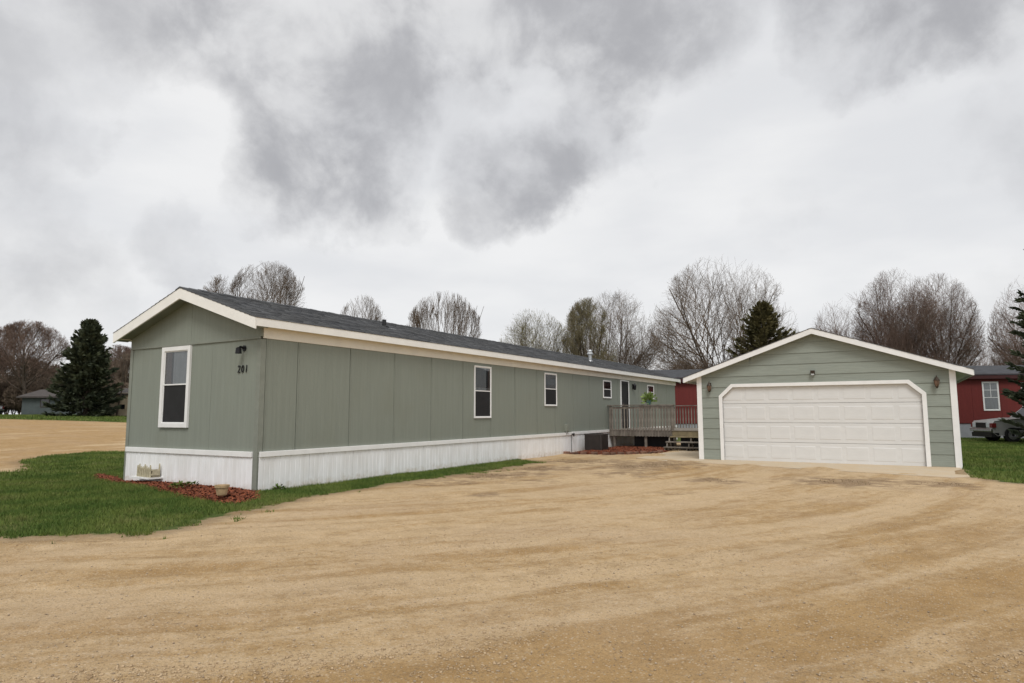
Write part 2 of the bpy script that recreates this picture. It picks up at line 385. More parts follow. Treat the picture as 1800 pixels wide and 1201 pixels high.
X, Y = np.meshgrid(gx_, gy_, indexing='xy')
DIRT = dirtness(X, Y); SS = sdf(SLAB, X, Y)
Z = height(X, Y, DIRT, SS)
ny, nx = X.shape
idx = np.arange(nx*ny).reshape(ny, nx)
quads = np.stack([idx[:-1, :-1], idx[:-1, 1:], idx[1:, 1:], idx[1:, :-1]], -1).reshape(-1, 4)
gme = fast_mesh('ground', np.stack([X, Y, Z], -1), quads, True)
def attr(me, name, a):
    at_ = me.attributes.new(name, 'FLOAT', 'POINT'); at_.data.foreach_set('value', np.asarray(a, np.float32).ravel())
attr(gme, 'dirt', np.clip(DIRT, -1, 1)*.5+.5)
LIT = np.zeros_like(X)
for (u, v, ra, rb, w) in [(1120,822,.9,.5,1.),(1165,818,.8,.5,.9),(1100,834,.7,.35,.7),(1260,848,.5,.35,.75),(1480,852,.75,.4,1.),(1520,848,.5,.3,.8),(1660,857,.5,.35,.95),(1060,812,.8,.5,.75),
                          (950,824,.9,.35,.95),(870,836,.9,.30,.9),(1010,812,.8,.4,.8),(790,848,.6,.25,.7),(860,868,.35,.2,.6),(930,846,.7,.25,.5),(820,1000,.25,.12,.0),(1185,870,.5,.2,.35)]:
    c = gnd(u, v)[:2]; dx, dy = X-c[0], Y-c[1]
    ax = RT[:2]*.9+FH[:2]*.43; ax = ax/np.linalg.norm(ax)
    p_, q_ = dx*ax[0]+dy*ax[1], -dx*ax[1]+dy*ax[0]
    LIT = np.maximum(LIT, w*np.exp(-(p_/ra/1.5)**2-(q_/rb/2.6)**2))
attr(gme, 'litter', LIT)
r_, a_ = track_coord(X, Y)
WET = np.clip(.32+.45*smooth01((r_-22.2)/4.5)*smooth01((X-1)/7), 0, 1)
cc_, aa_ = X*.77+Y*.64, -X*.64+Y*.77
WET = np.where(X < -12, np.clip(.55+(fbm(cc_*.22, aa_*.04, 55, 3)-.5)*2.6, -.3, 1.2), WET)
attr(gme, 'wet', WET)
def ground_mat():
    m, nt, p = base_mat('sandy_ground')
    geo = nd(nt, 'NewGeometry').outputs['Position']
    dx = nd(nt, 'VectorMath', operation='SUBTRACT', i0=geo, i1=(CTR[0], CTR[1], 0)).outputs[0]
    s = nd(nt, 'SeparateXYZ', i0=dx)
    r = nd(nt, 'VectorMath', operation='LENGTH', i0=nd(nt, 'CombineXYZ', i0=s.outputs['X'], i1=s.outputs['Y']).outputs[0]).outputs['Value']
    a = math_(nt, 'MULTIPLY', math_(nt, 'ARCTAN2', s.outputs['Y'], s.outputs['X']), 23.0)
    tv = nd(nt, 'CombineXYZ', i0=r, i1=math_(nt, 'MULTIPLY', a, .13)).outputs[0]
    tv2 = nd(nt, 'CombineXYZ', i0=r, i1=math_(nt, 'MULTIPLY', a, .28), i2=4.0).outputs[0]
    n1 = nd(nt, 'TexNoise', iVector=tv, iScale=1.25, iDetail=7, iRoughness=.62, iDistortion=.35)
    n2 = nd(nt, 'TexNoise', iVector=tv2, iScale=3.6, iDetail=6, iRoughness=.65, iDistortion=.5)
    n3 = nd(nt, 'TexNoise', iVector=geo, iScale=2.2, iDetail=8, iRoughness=.68)
    n4 = nd(nt, 'TexNoise', iVector=geo, iScale=42, iDetail=6, iRoughness=.7)
    n5 = nd(nt, 'TexNoise', iVector=geo, iScale=.45, iDetail=4)
    vor = nd(nt, 'TexVoronoi', iVector=geo, iScale=34, iRandomness=1.0)
    A = lambda k: nd(nt, 'Attribute', attribute_name=k).outputs['Fac']
    wetf = math_(nt, 'ADD', A('wet'), math_(nt, 'MULTIPLY', math_(nt, 'SUBTRACT', n1.outputs['Fac'], .5), 2.3))
    wetf = math_(nt, 'ADD', wetf, math_(nt, 'MULTIPLY', math_(nt, 'SUBTRACT', n2.outputs['Fac'], .5), .9))
    n9 = nd(nt, 'TexNoise', iVector=geo, iScale=9, iDetail=7, iRoughness=.75)
    wetf = math_(nt, 'ADD', wetf, math_(nt, 'MULTIPLY', math_(nt, 'SUBTRACT', n9.outputs['Fac'], .5), 1.1))
    wetf = sstep(nt, wetf, .2, .74)
    dry = mixc(nt, sstep(nt, n3.outputs['Fac'], .35, .65), (.61, .445, .265, 1), (.535, .38, .212, 1))
    wet = mixc(nt, sstep(nt, n3.outputs['Fac'], .35, .65), (.455, .293, .132, 1), (.37, .228, .094, 1))
    col = mixc(nt, wetf, dry, wet)
    col = mixc(nt, sstep(nt, n5.outputs['Fac'], .45, .7, 0, .25), col, (.45, .33, .225, 1))
    col = mixc(nt, sstep(nt, n4.outputs['Fac'], .52, .70, 0, .6), col, (.17, .115, .065, 1))
    col = mixc(nt, sstep(nt, vor.outputs['Distance'], .22, .08, 0, .4), col, (.58, .49, .37, 1))
    n8 = nd(nt, 'TexNoise', iVector=geo, iScale=7, iDetail=8, iRoughness=.75)
    # narrow tyre lines: pale packed strips and darker loose edges
    tv3 = nd(nt, 'CombineXYZ', i0=math_(nt, 'ADD', r, math_(nt, 'MULTIPLY', math_(nt, 'SUBTRACT', n8.outputs['Fac'], .5), .22)), i1=math_(nt, 'MULTIPLY', a, .03), i2=9.0).outputs[0]
    n7 = nd(nt, 'TexNoise', iVector=tv3, iScale=3.4, iDetail=5, iRoughness=.62)
    brk = math_(nt, 'MULTIPLY', sstep(nt, n3.outputs['Fac'], .40, .60, .1, 1.0), sstep(nt, n8.outputs['Fac'], .40, .58, .2, 1.0))
    col = mixc(nt, math_(nt, 'MULTIPLY', sstep(nt, n7.outputs['Fac'], .54, .64, 0, .55), brk), col, (.32, .21, .105, 1))
    col = mixc(nt, math_(nt, 'MULTIPLY', sstep(nt, n7.outputs['Fac'], .46, .36, 0, .5), brk), col, (.66, .50, .33, 1))
    # scattered dark specks and scuffs along the tracks
    n6 = nd(nt, 'TexNoise', iVector=tv2, iScale=11, iDetail=6, iRoughness=.78)
    col = mixc(nt, sstep(nt, n6.outputs['Fac'], .58, .72, 0, .7), col, (.19, .13, .08, 1))
    lit = math_(nt, 'ADD', A('litter'), math_(nt, 'MULTIPLY', math_(nt, 'SUBTRACT', n3.outputs['Fac'], .55), 3.2))
    lit = math_(nt, 'MULTIPLY', sstep(nt, lit, .0, .8), sstep(nt, A('litter'), .02, .45))
    col = mixc(nt, math_(nt, 'MULTIPLY', lit, .75), col, mixc(nt, sstep(nt, n4.outputs['Fac'], .4, .6), (.14, .088, .05, 1), (.26, .172, .10, 1)))
    soil = mixc(nt, sstep(nt, n3.outputs['Fac'], .35, .65), (.068, .096, .022, 1), (.11, .13, .038, 1))
    vst = nd(nt, 'TexVoronoi', iVector=geo, iScale=55, iRandomness=1.0)
    vc = nd(nt, 'SeparateColor', i0=vst.outputs['Color']).outputs[0]
    col = mixc(nt, math_(nt, 'MULTIPLY', sstep(nt, vc, .72, .9, 0, .5), sstep(nt, vst.outputs['Distance'], .5, .3)), col, (.66, .55, .42, 1))
    col = mixc(nt, math_(nt, 'MULTIPLY', sstep(nt, vc, .26, .1, 0, .5), sstep(nt, vst.outputs['Distance'], .5, .3)), col, (.2, .14, .085, 1))
    gr_ = nd(nt, 'TexNoise', iVector=geo, iScale=120, iDetail=3, iRoughness=.8)
    col = mixc(nt, sstep(nt, gr_.outputs['Fac'], .36, .60, .26, 0), col, (.15, .105, .06, 1))
    col = mixc(nt, sstep(nt, gr_.outputs['Fac'], .56, .72, 0, .3), col, (.62, .52, .38, 1))
    gm = math_(nt, 'ADD', A('dirt'), math_(nt, 'MULTIPLY', math_(nt, 'SUBTRACT', n3.outputs['Fac'], .5), .55))
    col = mixc(nt, sstep(nt, gm, .74, .50, 0, .6), col, mixc(nt, sstep(nt, n4.outputs['Fac'], .4, .6), (.15, .105, .062, 1), (.26, .19, .115, 1)))
    col = mixc(nt, sstep(nt, gm, .42, .52), soil, col)
    nt.links.new(col, p.inputs['Base Color']); p.inputs['Roughness'].default_value = .95; p.inputs['Specular IOR Level'].default_value = .15
    h = math_(nt, 'ADD', math_(nt, 'MULTIPLY', n4.outputs['Fac'], .8), math_(nt, 'MULTIPLY', n3.outputs['Fac'], .5))
    h = math_(nt, 'ADD', h, math_(nt, 'MULTIPLY', n2.outputs['Fac'], .5))
    h = math_(nt, 'ADD', h, math_(nt, 'MULTIPLY', sstep(nt, vor.outputs['Distance'], .3, .05), .25))
    nt.links.new(nd(nt, 'Bump', iStrength=.75, iDistance=.035, iHeight=h).outputs[0], p.inputs['Normal'])
    return m
M['ground'] = ground_mat()
tag(link('ground', gme, M['ground']), 'sandy dirt lot and drive with worn tyre tracks', None, None, 'structure')

# concrete apron and walk, half covered by washed dirt
def concrete_mat():
    m, nt, p = base_mat('worn_concrete')
    g = nd(nt, 'NewGeometry').outputs['Position']
    n = nd(nt, 'TexNoise', iVector=g, iScale=1.6, iDetail=8, iRoughness=.65); n2 = nd(nt, 'TexNoise', iVector=g, iScale=60, iDetail=4)
    c = mixc(nt, sstep(nt, n.outputs['Fac'], .36, .62), (.52, .43, .31, 1), (.52, .40, .26, 1))
    c = mixc(nt, sstep(nt, n2.outputs['Fac'], .5, .75, 0, .35), c, (.26, .2, .14, 1))
    nt.links.new(c, p.inputs['Base Color']); p.inputs['Roughness'].default_value = .9
    nt.links.new(nd(nt, 'Bump', iStrength=.3, iDistance=.01, iHeight=n2.outputs['Fac']).outputs[0], p.inputs['Normal']); return m
M['concrete'] = concrete_mat()
mb = MB(); mb.prism([(x, y, .022) for x, y in SLAB[::-1]][::-1], [(x, y, -.1) for x, y in SLAB])
tag(mb.build('concrete_apron', M['concrete']), 'worn concrete apron and walk dusted with sand before the garage', None, None, 'structure')

def hz(x, y):
    x = np.atleast_1d(np.asarray(x, float)); y = np.atleast_1d(np.asarray(y, float))
    return height(x, y, dirtness(x, y), sdf(SLAB, x, y))

# grass blades
def blades(name, label, x0, x1, y0, y1, dens, hgt, wid, test, mat, cl=1.0):
    n = int((x1-x0)*(y1-y0)*dens)
    x = rng.uniform(x0, x1, n); y = rng.uniform(y0, y1, n)
    k = test(x, y); x, y = x[k], y[k]; n = len(x)
    z = hz(x, y)-.005
    h = hgt*rng.uniform(.45, 1.25, n)*(.7+.6*fbm(x*2.2, y*2.2, 5, 3)); a = rng.uniform(0, 2*np.pi, n); lean = rng.uniform(.1, .8, n)*h; la = rng.uniform(0, 2*np.pi, n)
    w = wid*rng.uniform(.6, 1.3, n)
    V = np.zeros((n, 3, 3))
    V[:, 0] = np.stack([x-np.cos(a)*w, y-np.sin(a)*w, z], -1); V[:, 1] = np.stack([x+np.cos(a)*w, y+np.sin(a)*w, z], -1)
    V[:, 2] = np.stack([x+np.cos(la)*lean, y+np.sin(la)*lean, z+h], -1)
    me = fast_mesh(name, V.reshape(-1, 3), np.arange(n*3).reshape(n, 3))
    return tag(link(name, me, mat), label, 'grass', None, 'stuff')
MULCH1 = [G(168, 829), G(172, 836), G(215, 845), G(262, 853), G(320, 867), G(370, 878), G(415, 882), G(447, 874), (.05, -.05), (-4.3, -.02), (-4.9, .25)]
def lawn_test(thr):
    def t(x, y):
        d = dirtness(x, y)+(fbm(x*1.6, y*1.6, 61, 4)-.5)*.9+(fbm(x*9, y*9, 62, 2)-.5)*.35
        ok = (d < thr) & (sdf(MULCH1, x, y) < 0) & ~((x > -4.26) & (x < 0.02) & (y > 0) & (y < 26.4)) & ~((x > 4.9) & (x < 11.5) & (y > 11.9) & (y < 19.5))
        return ok & (sdf(SLAB, x, y) < 0)
    return t
blades('lawn_grass', 'green lawn in front of the numbered gable end', -7, 3, -5.2, 9.8, 2600, .055, .006, lawn_test(.02), M['grass'])
blades('lawn_grass', 'green lawn beside the left flank of the long mobile home', -17, -7, -7, 12, 650, .07, .011, lawn_test(.02), M['grass'])
blades('lawn_grass', 'green lawn between the garage and the red home', 11, 18, 7.5, 34.5, 650, .075, .011, lawn_test(.0), M['grass'])
blades('lawn_grass', 'distant strip of green lawn under the left spruce', -75, -36, 8, 40, 45, .12, .045, lawn_test(0), M['grass'])
def dry_test(x, y):
    L = np.zeros_like(x)
    for (u, v, r) in [(1120,822,.55),(1165,818,.5),(1480,852,.4),(1660,857,.35),(950,824,.5),(1010,812,.6),(870,838,.45),(1260,848,.25)]:
        c = gnd(u, v); L = np.maximum(L, np.exp(-((x-c[0])**2+(y-c[1])**2)/(2*r*r)))
    return (L*fbm(x*3, y*3, 5, 3) > .27) & (sdf(SLAB, x, y) < .25)
blades('dead_grass', 'brown dead grass litter before the deck and garage', .2, 12.2, 3, 13.5, 170, .03, .008, dry_test, M['dry'])
# stray tufts of weeds along lawn edges
def tuft_test(x, y):
    d = dirtness(x, y); return (d > .0) & (d < .55) & (vnoise(x*7, y*7, 91)*vnoise(x*1.3, y*1.3, 92) > .60) & (x < 2.9) & (sdf(MULCH1, x, y) < 0)
blades('weed_tufts', 'stray green tufts spreading from the lawn into the dirt', -3, 3.4, -5.6, 11, 900, .05, .008, tuft_test, M['grass'])

# gravel
n = 5200
u = rng.uniform(-60, 1860, n); v = 800+420*rng.uniform(0, 1, n)**.8
P = np.array([gnd(a, b) for a, b in zip(u, v)])
k = (dirtness(P[:, 0], P[:, 1]) > -.05) & (sdf(SLAB, P[:, 0], P[:, 1]) < .1) & (np.hypot(P[:, 0]-CAM[0], P[:, 1]-CAM[1]) < 24)
P = P[k]; n = len(P); z = hz(P[:, 0], P[:, 1])
sz = .0025+.0085*rng.uniform(0, 1, n)**5
base = np.array([(1,0,0),(0,1,0),(-1,0,0),(0,-1,0),(0,0,.75),(0,0,-.6)], float)
V = base[None]*sz[:, None, None]*rng.uniform(.6, 1.3, (n, 6, 1)); V[:, :, 0] += P[:, 0, None]; V[:, :, 1] += P[:, 1, None]; V[:, :, 2] += (z+sz*.35)[:, None]
Ft = np.array([(0,1,4),(1,2,4),(2,3,4),(3,0,4),(1,0,5),(2,1,5),(3,2,5),(0,3,5)])
M['pebble'] = pmat('tan_pebbles', (.40, .32, .23, 1), .3, 60, .9, 0, col2=(.22, .16, .105, 1))
tag(link('gravel', fast_mesh('gravel', V.reshape(-1, 3), (Ft[None]+(np.arange(n)*6)[:, None, None]).reshape(-1, 3)), M['pebble']), 'loose gravel scattered over the dirt drive', 'gravel', None, 'stuff')

# crumbled clods thrown up along the tyre tracks
n = 60000
u = rng.uniform(-60, 1860, n); v = 830+390*rng.uniform(0, 1, n)
P = np.array([gnd(a, b) for a, b in zip(u, v)]); rr_, aa_ = track_coord(P[:, 0], P[:, 1])
k = (fbm(rr_*3.2, aa_*.22, 71, 4)*fbm(P[:, 0]*.9, P[:, 1]*.9, 72, 3) > .335) & (dirtness(P[:, 0], P[:, 1]) > .15) & (sdf(SLAB, P[:, 0], P[:, 1]) < .0)
P = P[k]; n = len(P); z = hz(P[:, 0], P[:, 1]); sz = (.003+.011*rng.uniform(0, 1, n)**4)
V = base[None]*sz[:, None, None]*rng.uniform(.5, 1.4, (n, 6, 1)); V[:, :, 0] += P[:, 0, None]; V[:, :, 1] += P[:, 1, None]; V[:, :, 2] = V[:, :, 2]*.7+(z+sz*.15)[:, None]
M['clod'] = pmat('dirt_clods', (.46, .34, .21, 1), .2, 30, .95, 0, col2=(.30, .205, .115, 1))
tag(link('dirt_clods', fast_mesh('dirt_clods', V.reshape(-1, 3), (Ft[None]+(np.arange(n)*6)[:, None, None]).reshape(-1, 3)), M['clod']), 'crumbled dirt clods strewn along the tyre tracks', 'dirt', None, 'stuff')

# ------------------------------------------------------------------ shingled slope helper
def shingles(name, parent, O, U, S, N, L, W, expo=.145, tab=.32, mat=None):
    """O eave corner, U along the eave, S up the slope, N outward normal"""
    O, U, S, N = map(np.array, (O, U, S, N)); Vs = []; rr = np.random.default_rng(int(L*100)+int(O[0]*10))
    rows = int(math.ceil(W/expo))
    for i in range(rows):
        a = i*expo; b = min(W, a+expo*1.25); x = -rr.uniform(0, tab)
        while x < L:
            x0, x1 = max(0, x), min(L, x+tab*rr.uniform(.55, 1.25)); x = x1 if x1 > x else L
            if x1-x0 < .02: x = x1+1e-3; continue
            t = rr.uniform(.006, .018)
            p = [O+U*(x0+.003)+S*a+N*t, O+U*(x1-.003)+S*a+N*t, O+U*(x1-.003)+S*b+N*.003, O+U*(x0+.003)+S*b+N*.003,
                 O+U*(x0+.003)+S*a, O+U*(x1-.003)+S*a, O+U*(x1-.003)+S*b-N*.01, O+U*(x0+.003)+S*b-N*.01]
            Vs.append(p)
    V = np.array(Vs).reshape(-1, 3); n = len(Vs)
    Fq = np.array([(0,1,2,3),(4,5,1,0),(5,6,2,1),(7,4,0,3)])
    me = fast_mesh(name, V, (Fq[None]+(np.arange(n)*8)[:, None, None]).reshape(-1, 4))
    o = link(name, me, mat, parent); tag(o, kind='stuff'); return o
def shingle_mat():
    m, nt, p = base_mat('laminated_grey_shingles')
    g = nd(nt, 'NewGeometry'); t = nd(nt, 'TexCoord').outputs['Object']
    n = nd(nt, 'TexNoise', iVector=t, iScale=1.1, iDetail=5); n2 = nd(nt, 'TexNoise', iVector=t, iScale=220, iDetail=2)
    c = mixc(nt, g.outputs['Random Per Island'], (.055, .057, .062, 1), (.135, .138, .142, 1))
    c = mixc(nt, sstep(nt, n.outputs['Fac'], .4, .65, 0, .5), c, (.085, .085, .083, 1))
    c = mixc(nt, sstep(nt, n2.outputs['Fac'], .45, .6, 0, .5), c, (.05, .05, .053, 1))
    nt.links.new(c, p.inputs['Base Color']); p.inputs['Roughness'].default_value = .92; p.inputs['Specular IOR Level'].default_value = .2
    return m
M['shingles'] = shingle_mat()

# ------------------------------------------------------------------ window builder (faces local -y, origin lower-left of the outer frame)
def window(parent, T, w, h, trim=.035, split=.5, curtain=None, trim_mat='white', muntin=False, proud=.03, lower='screen'):
    """T maps local window coordinates (x right, -y out, z up) to the parent's coordinates"""
    fr = MB(T); p = proud
    fr.box(0, w, -p, .0, h-trim, h); fr.box(0, w, -p, .0, 0, trim); fr.box(0, trim, -p, .0, trim, h-trim); fr.box(w-trim, w, -p, .0, trim, h-trim)
    win = MB(T).box(trim, w-trim, -.006, -.001, trim, h-trim).build('window', M['interior'], parent)
    fr.build('frame', M[trim_mat], win)
    iw0, iw1 = trim, w-trim; z0, z1 = trim, h-trim; zm = z0+(z1-z0)*split; s = .022
    sa = MB(T); sa.box(iw0, iw1, -p*.8, -.012, zm-s*.6, zm+s*.6)
    for (a, b) in ((z0, zm-s*.6), (zm+s*.6, z1)):
        sa.box(iw0, iw0+s, -p*.62, -.012, a, b); sa.box(iw1-s, iw1, -p*.62, -.012, a, b)
    sa.box(iw0+s, iw1-s, -p*.62, -.012, z0, z0+s); sa.box(iw0+s, iw1-s, -p*.62, -.012, z1-s, z1)
    if muntin:
        sa.box((iw0+iw1)/2-.01, (iw0+iw1)/2+.01, -p*.62, -.012, zm+s, z1-s); sa.box(iw0+s, iw1-s, -p*.61, -.0125, (zm+z1)/2-.01, (zm+z1)/2+.01)
    sa.build('sash', M['white'], win)
    MB(T).box(iw0+s, iw1-s, -.0155, -.0135, zm+s*.6, z1-s).build('pane', M['glass'], win)
    MB(T).box(iw0+s, iw1-s, -.0155, -.0135, z0+s, zm-s*.6).build('pane', M[lower], win)
    if curtain:
        for (f0, f1, z_, mname) in curtain:
            a, b = iw0+s+(iw1-iw0-2*s)*f0, iw0+s+(iw1-iw0-2*s)*f1; nn = max(3, int((b-a)/.035)); cv = MB(T)
            xs = [a+(b-a)*i/nn for i in range(nn+1)]; ys = [-.0085-(.0025 if i % 2 else 0) for i in range(nn+1)]
            zz0 = zm+s*.6 if z_ == 'u' else z0+s; zz1 = z1-s
            vs = [(x, y, zz) for zz in (zz0, zz1) for x, y in zip(xs, ys)]
            cv.add(vs, [(i, i+1, nn+2+i, nn+1+i) for i in range(nn)])
            cv.build('curtain', M[mname], win)
    return win
def frame_T(origin, rz=0.0): return Matrix.Translation(Vector(origin)) @ Matrix.Rotation(rz, 4, 'Z')

# ------------------------------------------------------------------ long green mobile home (x -W..0, y 0..L)
W, L, SK, FZ, WT = 4.262, 26.3, .72, 2.83, 3.05
APX, APZ, OH, EOH = -W/2, 3.95, .30, .17
home = thing('mobile_home', 'long sage green mobile home with white skirting and shingled gable roof', 'mobile home')
slope = (APZ-3.185)/(W/2+EOH)
zr = lambda x: APZ-abs(x-APX)*slope
TS = frame_T((0, 0, 0), R(90))                 # side wall frame: local x = world y, local -y = world +x
# core box, kept 4 cm inside the cladding
core = MB(); core.prism([(-W+.04, .04, .05), (-.04, .04, .05), (-.04, .04, WT), (APX, .04, zr(APX)-.25), (-W+.04, .04, WT)],
                        [(-W+.04, L-.04, .05), (-.04, L-.04, .05), (-.04, L-.04, WT), (APX, L-.04, zr(APX)-.25), (-W+.04, L-.04, WT)])
core.build('wall_core', M['green_plain'], home)
# side panels
edges = [.11, .87, 2.31, 3.75, 5.17, 6.57, 7.96, 9.38, 10.80, 12.10, 13.56, 15.0, 16.45, 17.95, 18.27]
edges2 = [19.29, 20.5, 21.9, 23.3, 24.7, L-.1]
for ed in (edges, edges2):
    for a, b in zip(ed[:-1], ed[1:]):
        bx('wall_panel', M['green'], home, a+.008, b-.008, -.001-random.uniform(0, .003), .038, SK-.02, FZ+.02, M=TS)
        bx('seam_lap', M['green_plain'], home, a+.035, a+.050, -.006, .002, SK+.0, FZ+.01, M=TS)
bx('wall_panel', M['green'], home, 18.27, 19.29, -.001, .038, 2.80, FZ+.02, M=TS)
# far side and far end panels
TB = frame_T((-W, L, 0), R(-90)); nb = 18
for i in range(nb): bx('wall_panel', M['green'], home, L*i/nb+.004, L*(i+1)/nb-.004, 0, .038, SK-.02, FZ+.2, M=TB)
TE = frame_T((0, L, 0), R(180))
for i in range(3): bx('wall_panel', M['green'], home, .06+(W-.12)*i/3+.004, .06+(W-.12)*(i+1)/3-.004, 0, .038, SK-.02, FZ, M=TE)
mb = MB(TE); mb.prism([(0, 0, FZ+.004), (W, 0, FZ+.004), (W, 0, WT-.02), (W/2, 0, zr(APX)-.22), (0, 0, WT-.02)], [(0, .038, FZ+.004), (W, .038, FZ+.004), (W, .038, WT-.02), (W/2, .038, zr(APX)-.22), (0, .038, WT-.02)])
mb.build('gable_panel', M['green'], home)
# front end: panels, gable panel, belt trim
for a, b in ((-W+.09, -2.86), (-2.86, -1.43), (-1.43, -.09)):
    bx('wall_panel', M['green'], home, a+.002, b-.002, -.001, .038, SK-.02, FZ-.005)
def gable(x0, x1):
    zt = lambda x: zr(x)-.14
    pts = [(x0, FZ+.03), (x1, FZ+.03), (x1, zt(x1))]+([(APX, zt(APX))] if x0 < APX < x1 else [])+[(x0, zt(x0))]
    MB().prism([(x, -.012, z) for x, z in pts], [(x, .038, z) for x, z in pts]).build('gable_panel', M['green'], home)
gable(-W+.005, APX+.0-.003); gable(APX+.003, -.005)
bx('belt_trim', M['green_plain'], home, -W+.012, -.012, -.026, .0, FZ-.012, FZ+.028)
# corner posts
for x0, x1, y0, y1 in ((-.10, .012, -.014, .0), (-.002, .0135, .0, .10)):
    bx('corner_trim', M['green_plain'], home, x0, x1, y0, y1, SK-.02 if x0 > -.05 else 0.0, FZ-.02)
bx('corner_trim', M['green_plain'], home, -.10, .004, -.013, .06, -.03, SK-.02)
bx('corner_trim', M['green_plain'], home, -W-.012, -W+.09, -.014, .1, -.03, FZ-.02)
bx('corner_trim', M['green_plain'], home, -W-.008, -W+.06, -.011, .09, FZ+.0, FZ+.2)
bx('corner_trim', M['green_plain'], home, -.06, .010, -.013, .028, FZ+.03, WT)
# frieze below the eave, both sides
bx('frieze_board', M['cream_soffit'], home, .03, L, -.022, .0, FZ+.0, WT+.03, M=TS)
bx('frieze_board', M['cream_soffit'], home, .03, L, -.022, .0, FZ+.2, WT+.03, M=TB)
# roof: deck slabs, soffits, fascias, rake boards, shingles
for s in (1, -1):
    xe = APX+s*(W/2+EOH); ze = zr(xe)
    pr = MB(); f = [(APX, -OH+.02, APZ-.012), (xe, -OH+.02, ze-.012), (xe, -OH+.02, ze-.05), (APX, -OH+.02, APZ-.05)]
    b = [(x, L+OH-.02, z) for x, y, z in f]
    pr.prism(f if s < 0 else f[::-1], b if s < 0 else b[::-1]).build('roof_deck', M['roof_dark'], home)
    bx('fascia_board', M['cream'], home, min(xe, xe+s*.022), max(xe, xe+s*.022), -OH+.025, L+OH-.025, ze-.165, ze-.004)
    xw = APX+s*W/2
    bx('soffit', M['cream_soffit'], home, min(xw, xe)+.004, max(xw, xe)-.004, -OH+.03, L+OH-.03, ze-.15, ze-.138)
    for yy, y2 in ((-OH-.012, -OH+.022), (L+OH-.022, L+OH+.012)):
        q = [(APX, APZ-.005), (xe+s*.024, zr(xe+s*.024)-.005), (xe+s*.024, zr(xe+s*.024)-.215), (APX, APZ-.225)]
        pr = MB(); f = [(x, yy, z) for x, z in q]; b = [(x, y2, z) for x, z in q]
        pr.prism(f[::-1] if s > 0 else f, b[::-1] if s > 0 else b).build('rake_board', M['cream'], home)
    # sloped soffit under the gable overhang
    for ya, yb in ((-OH+.022, .0), (L, L+OH-.022)):
        q = [(APX, zr(APX)-.165), (xe, ze-.165), (xe, ze-.185), (APX, zr(APX)-.185)]
        pr = MB(); f = [(x, ya, z) for x, z in q]; b = [(x, yb, z) for x, z in q]
        pr.prism(f[::-1] if s > 0 else f, b[::-1] if s > 0 else b).build('soffit', M['green_plain'], home)
    Sv = np.array((-s*1.0, 0, slope)); Sv /= np.linalg.norm(Sv); Nv = np.array((s*slope, 0, 1.0)); Nv /= np.linalg.norm(Nv)
    shingles('roof_shingles', home, np.array((xe+s*.03, -OH-.02, zr(xe+s*.03)-.004)), np.array((0, 1., 0)), Sv, Nv, L+2*OH+.04, math.hypot(W/2+EOH+.03, (W/2+EOH+.03)*slope), mat=M['shingles'])
rc = MB()
for i in range(int((L+2*OH)/.2)):
    y0 = -OH-.02+i*.2; t = .012 + .004*(i % 3)
    for s in (1, -1):
        rc.add([(APX, y0, APZ+t+.012), (APX, y0+.205, APZ+t+.008), (APX+s*.14, y0+.205, APZ-.14*slope+t), (APX+s*.14, y0, APZ-.14*slope+t+.006),
                (APX, y0, APZ), (APX, y0+.205, APZ), (APX+s*.14, y0+.205, APZ-.14*slope), (APX+s*.14, y0, APZ-.14*slope)],
               [(0, 3, 2, 1) if s > 0 else (0, 1, 2, 3), (3, 7, 6, 2), (0, 4, 7, 3)])
tag(rc.build('ridge_cap', M['shingles'], home), kind='stuff')
# skirting: ribbed panels, cap rail
def skirt(T, x0, x1, z1, out, name='skirt_panel', plen=1.22, mat='white_skirt'):
    nn = max(1, round((x1-x0)/plen)); st = (x1-x0)/nn
    for i in range(nn):
        a = x0+i*st; ribs = 10; pts = []
        for k in range(ribs):
            p0 = a+st*k/ribs; q = st/ribs
            pts += [(p0+.002, out), (p0+q*.06, out-.006), (p0+q*.86, out-.006), (p0+q*.92, out)]
        pts.append((a+st-.002, out))
        vs = [(x, y, z) for z in (-.06, z1) for x, y in pts]; n_ = len(pts)
        MB(T).add(vs, [(k, k+1, n_+k+1, n_+k) for k in range(n_-1)]).build(name, M[mat], home)
    nc = max(1, round((x1-x0)/3.66)); sc_ = (x1-x0)/nc
    for i in range(nc):
        bx('skirt_cap', M['white'], home, x0+i*sc_+.002, x0+(i+1)*sc_-.002, out-.034-.002*(i % 2), out+.01, z1-.095, z1+.004, M=T, bevel=.006)
T0 = frame_T((0, 0, 0))
skirt(T0, -W+.05, -.105, SK, -.012)
skirt(TS, .03, 13.35, SK, -.012)
skirt(TS, 13.36, L, SK+.02, -.03)
skirt(TB, .0, L, SK, -.004)
skirt(TE, .0, W, SK, -.004)
# windows
window(home, frame_T((-3.055, -.004, 1.15)), .965, 1.655, trim=.085, split=.53, curtain=[(0, .28, 'u', 'curtain_brown'), (.36, 1, 'u', 'curtain')], proud=.045)
side = lambda y, z: TS @ Matrix.Translation((y, -.008, z))
window(home, side(7.11, 1.28), .87, 1.47, .03, .52, [(0, .74, 'u', 'curtain'), (.84, 1, 'u', 'curtain_brown')])
window(home, side(11.33, 1.65), .89, 1.11, .03, .52, [(0, 1, 'u', 'curtain')])
window(home, side(16.37, 2.0), .84, .72, .03, .5, [(0, .3, 'u', 'curtain_brown')])
window(home, side(21.72, 2.05), .93, .66, .03, .5, None)
window(home, TB @ Matrix.Translation((6, -.002, 1.3)), .9, 1.3, .03, .5, None)
window(home, TB @ Matrix.Translation((15, -.002, 1.3)), .9, 1.3, .03, .5, None)
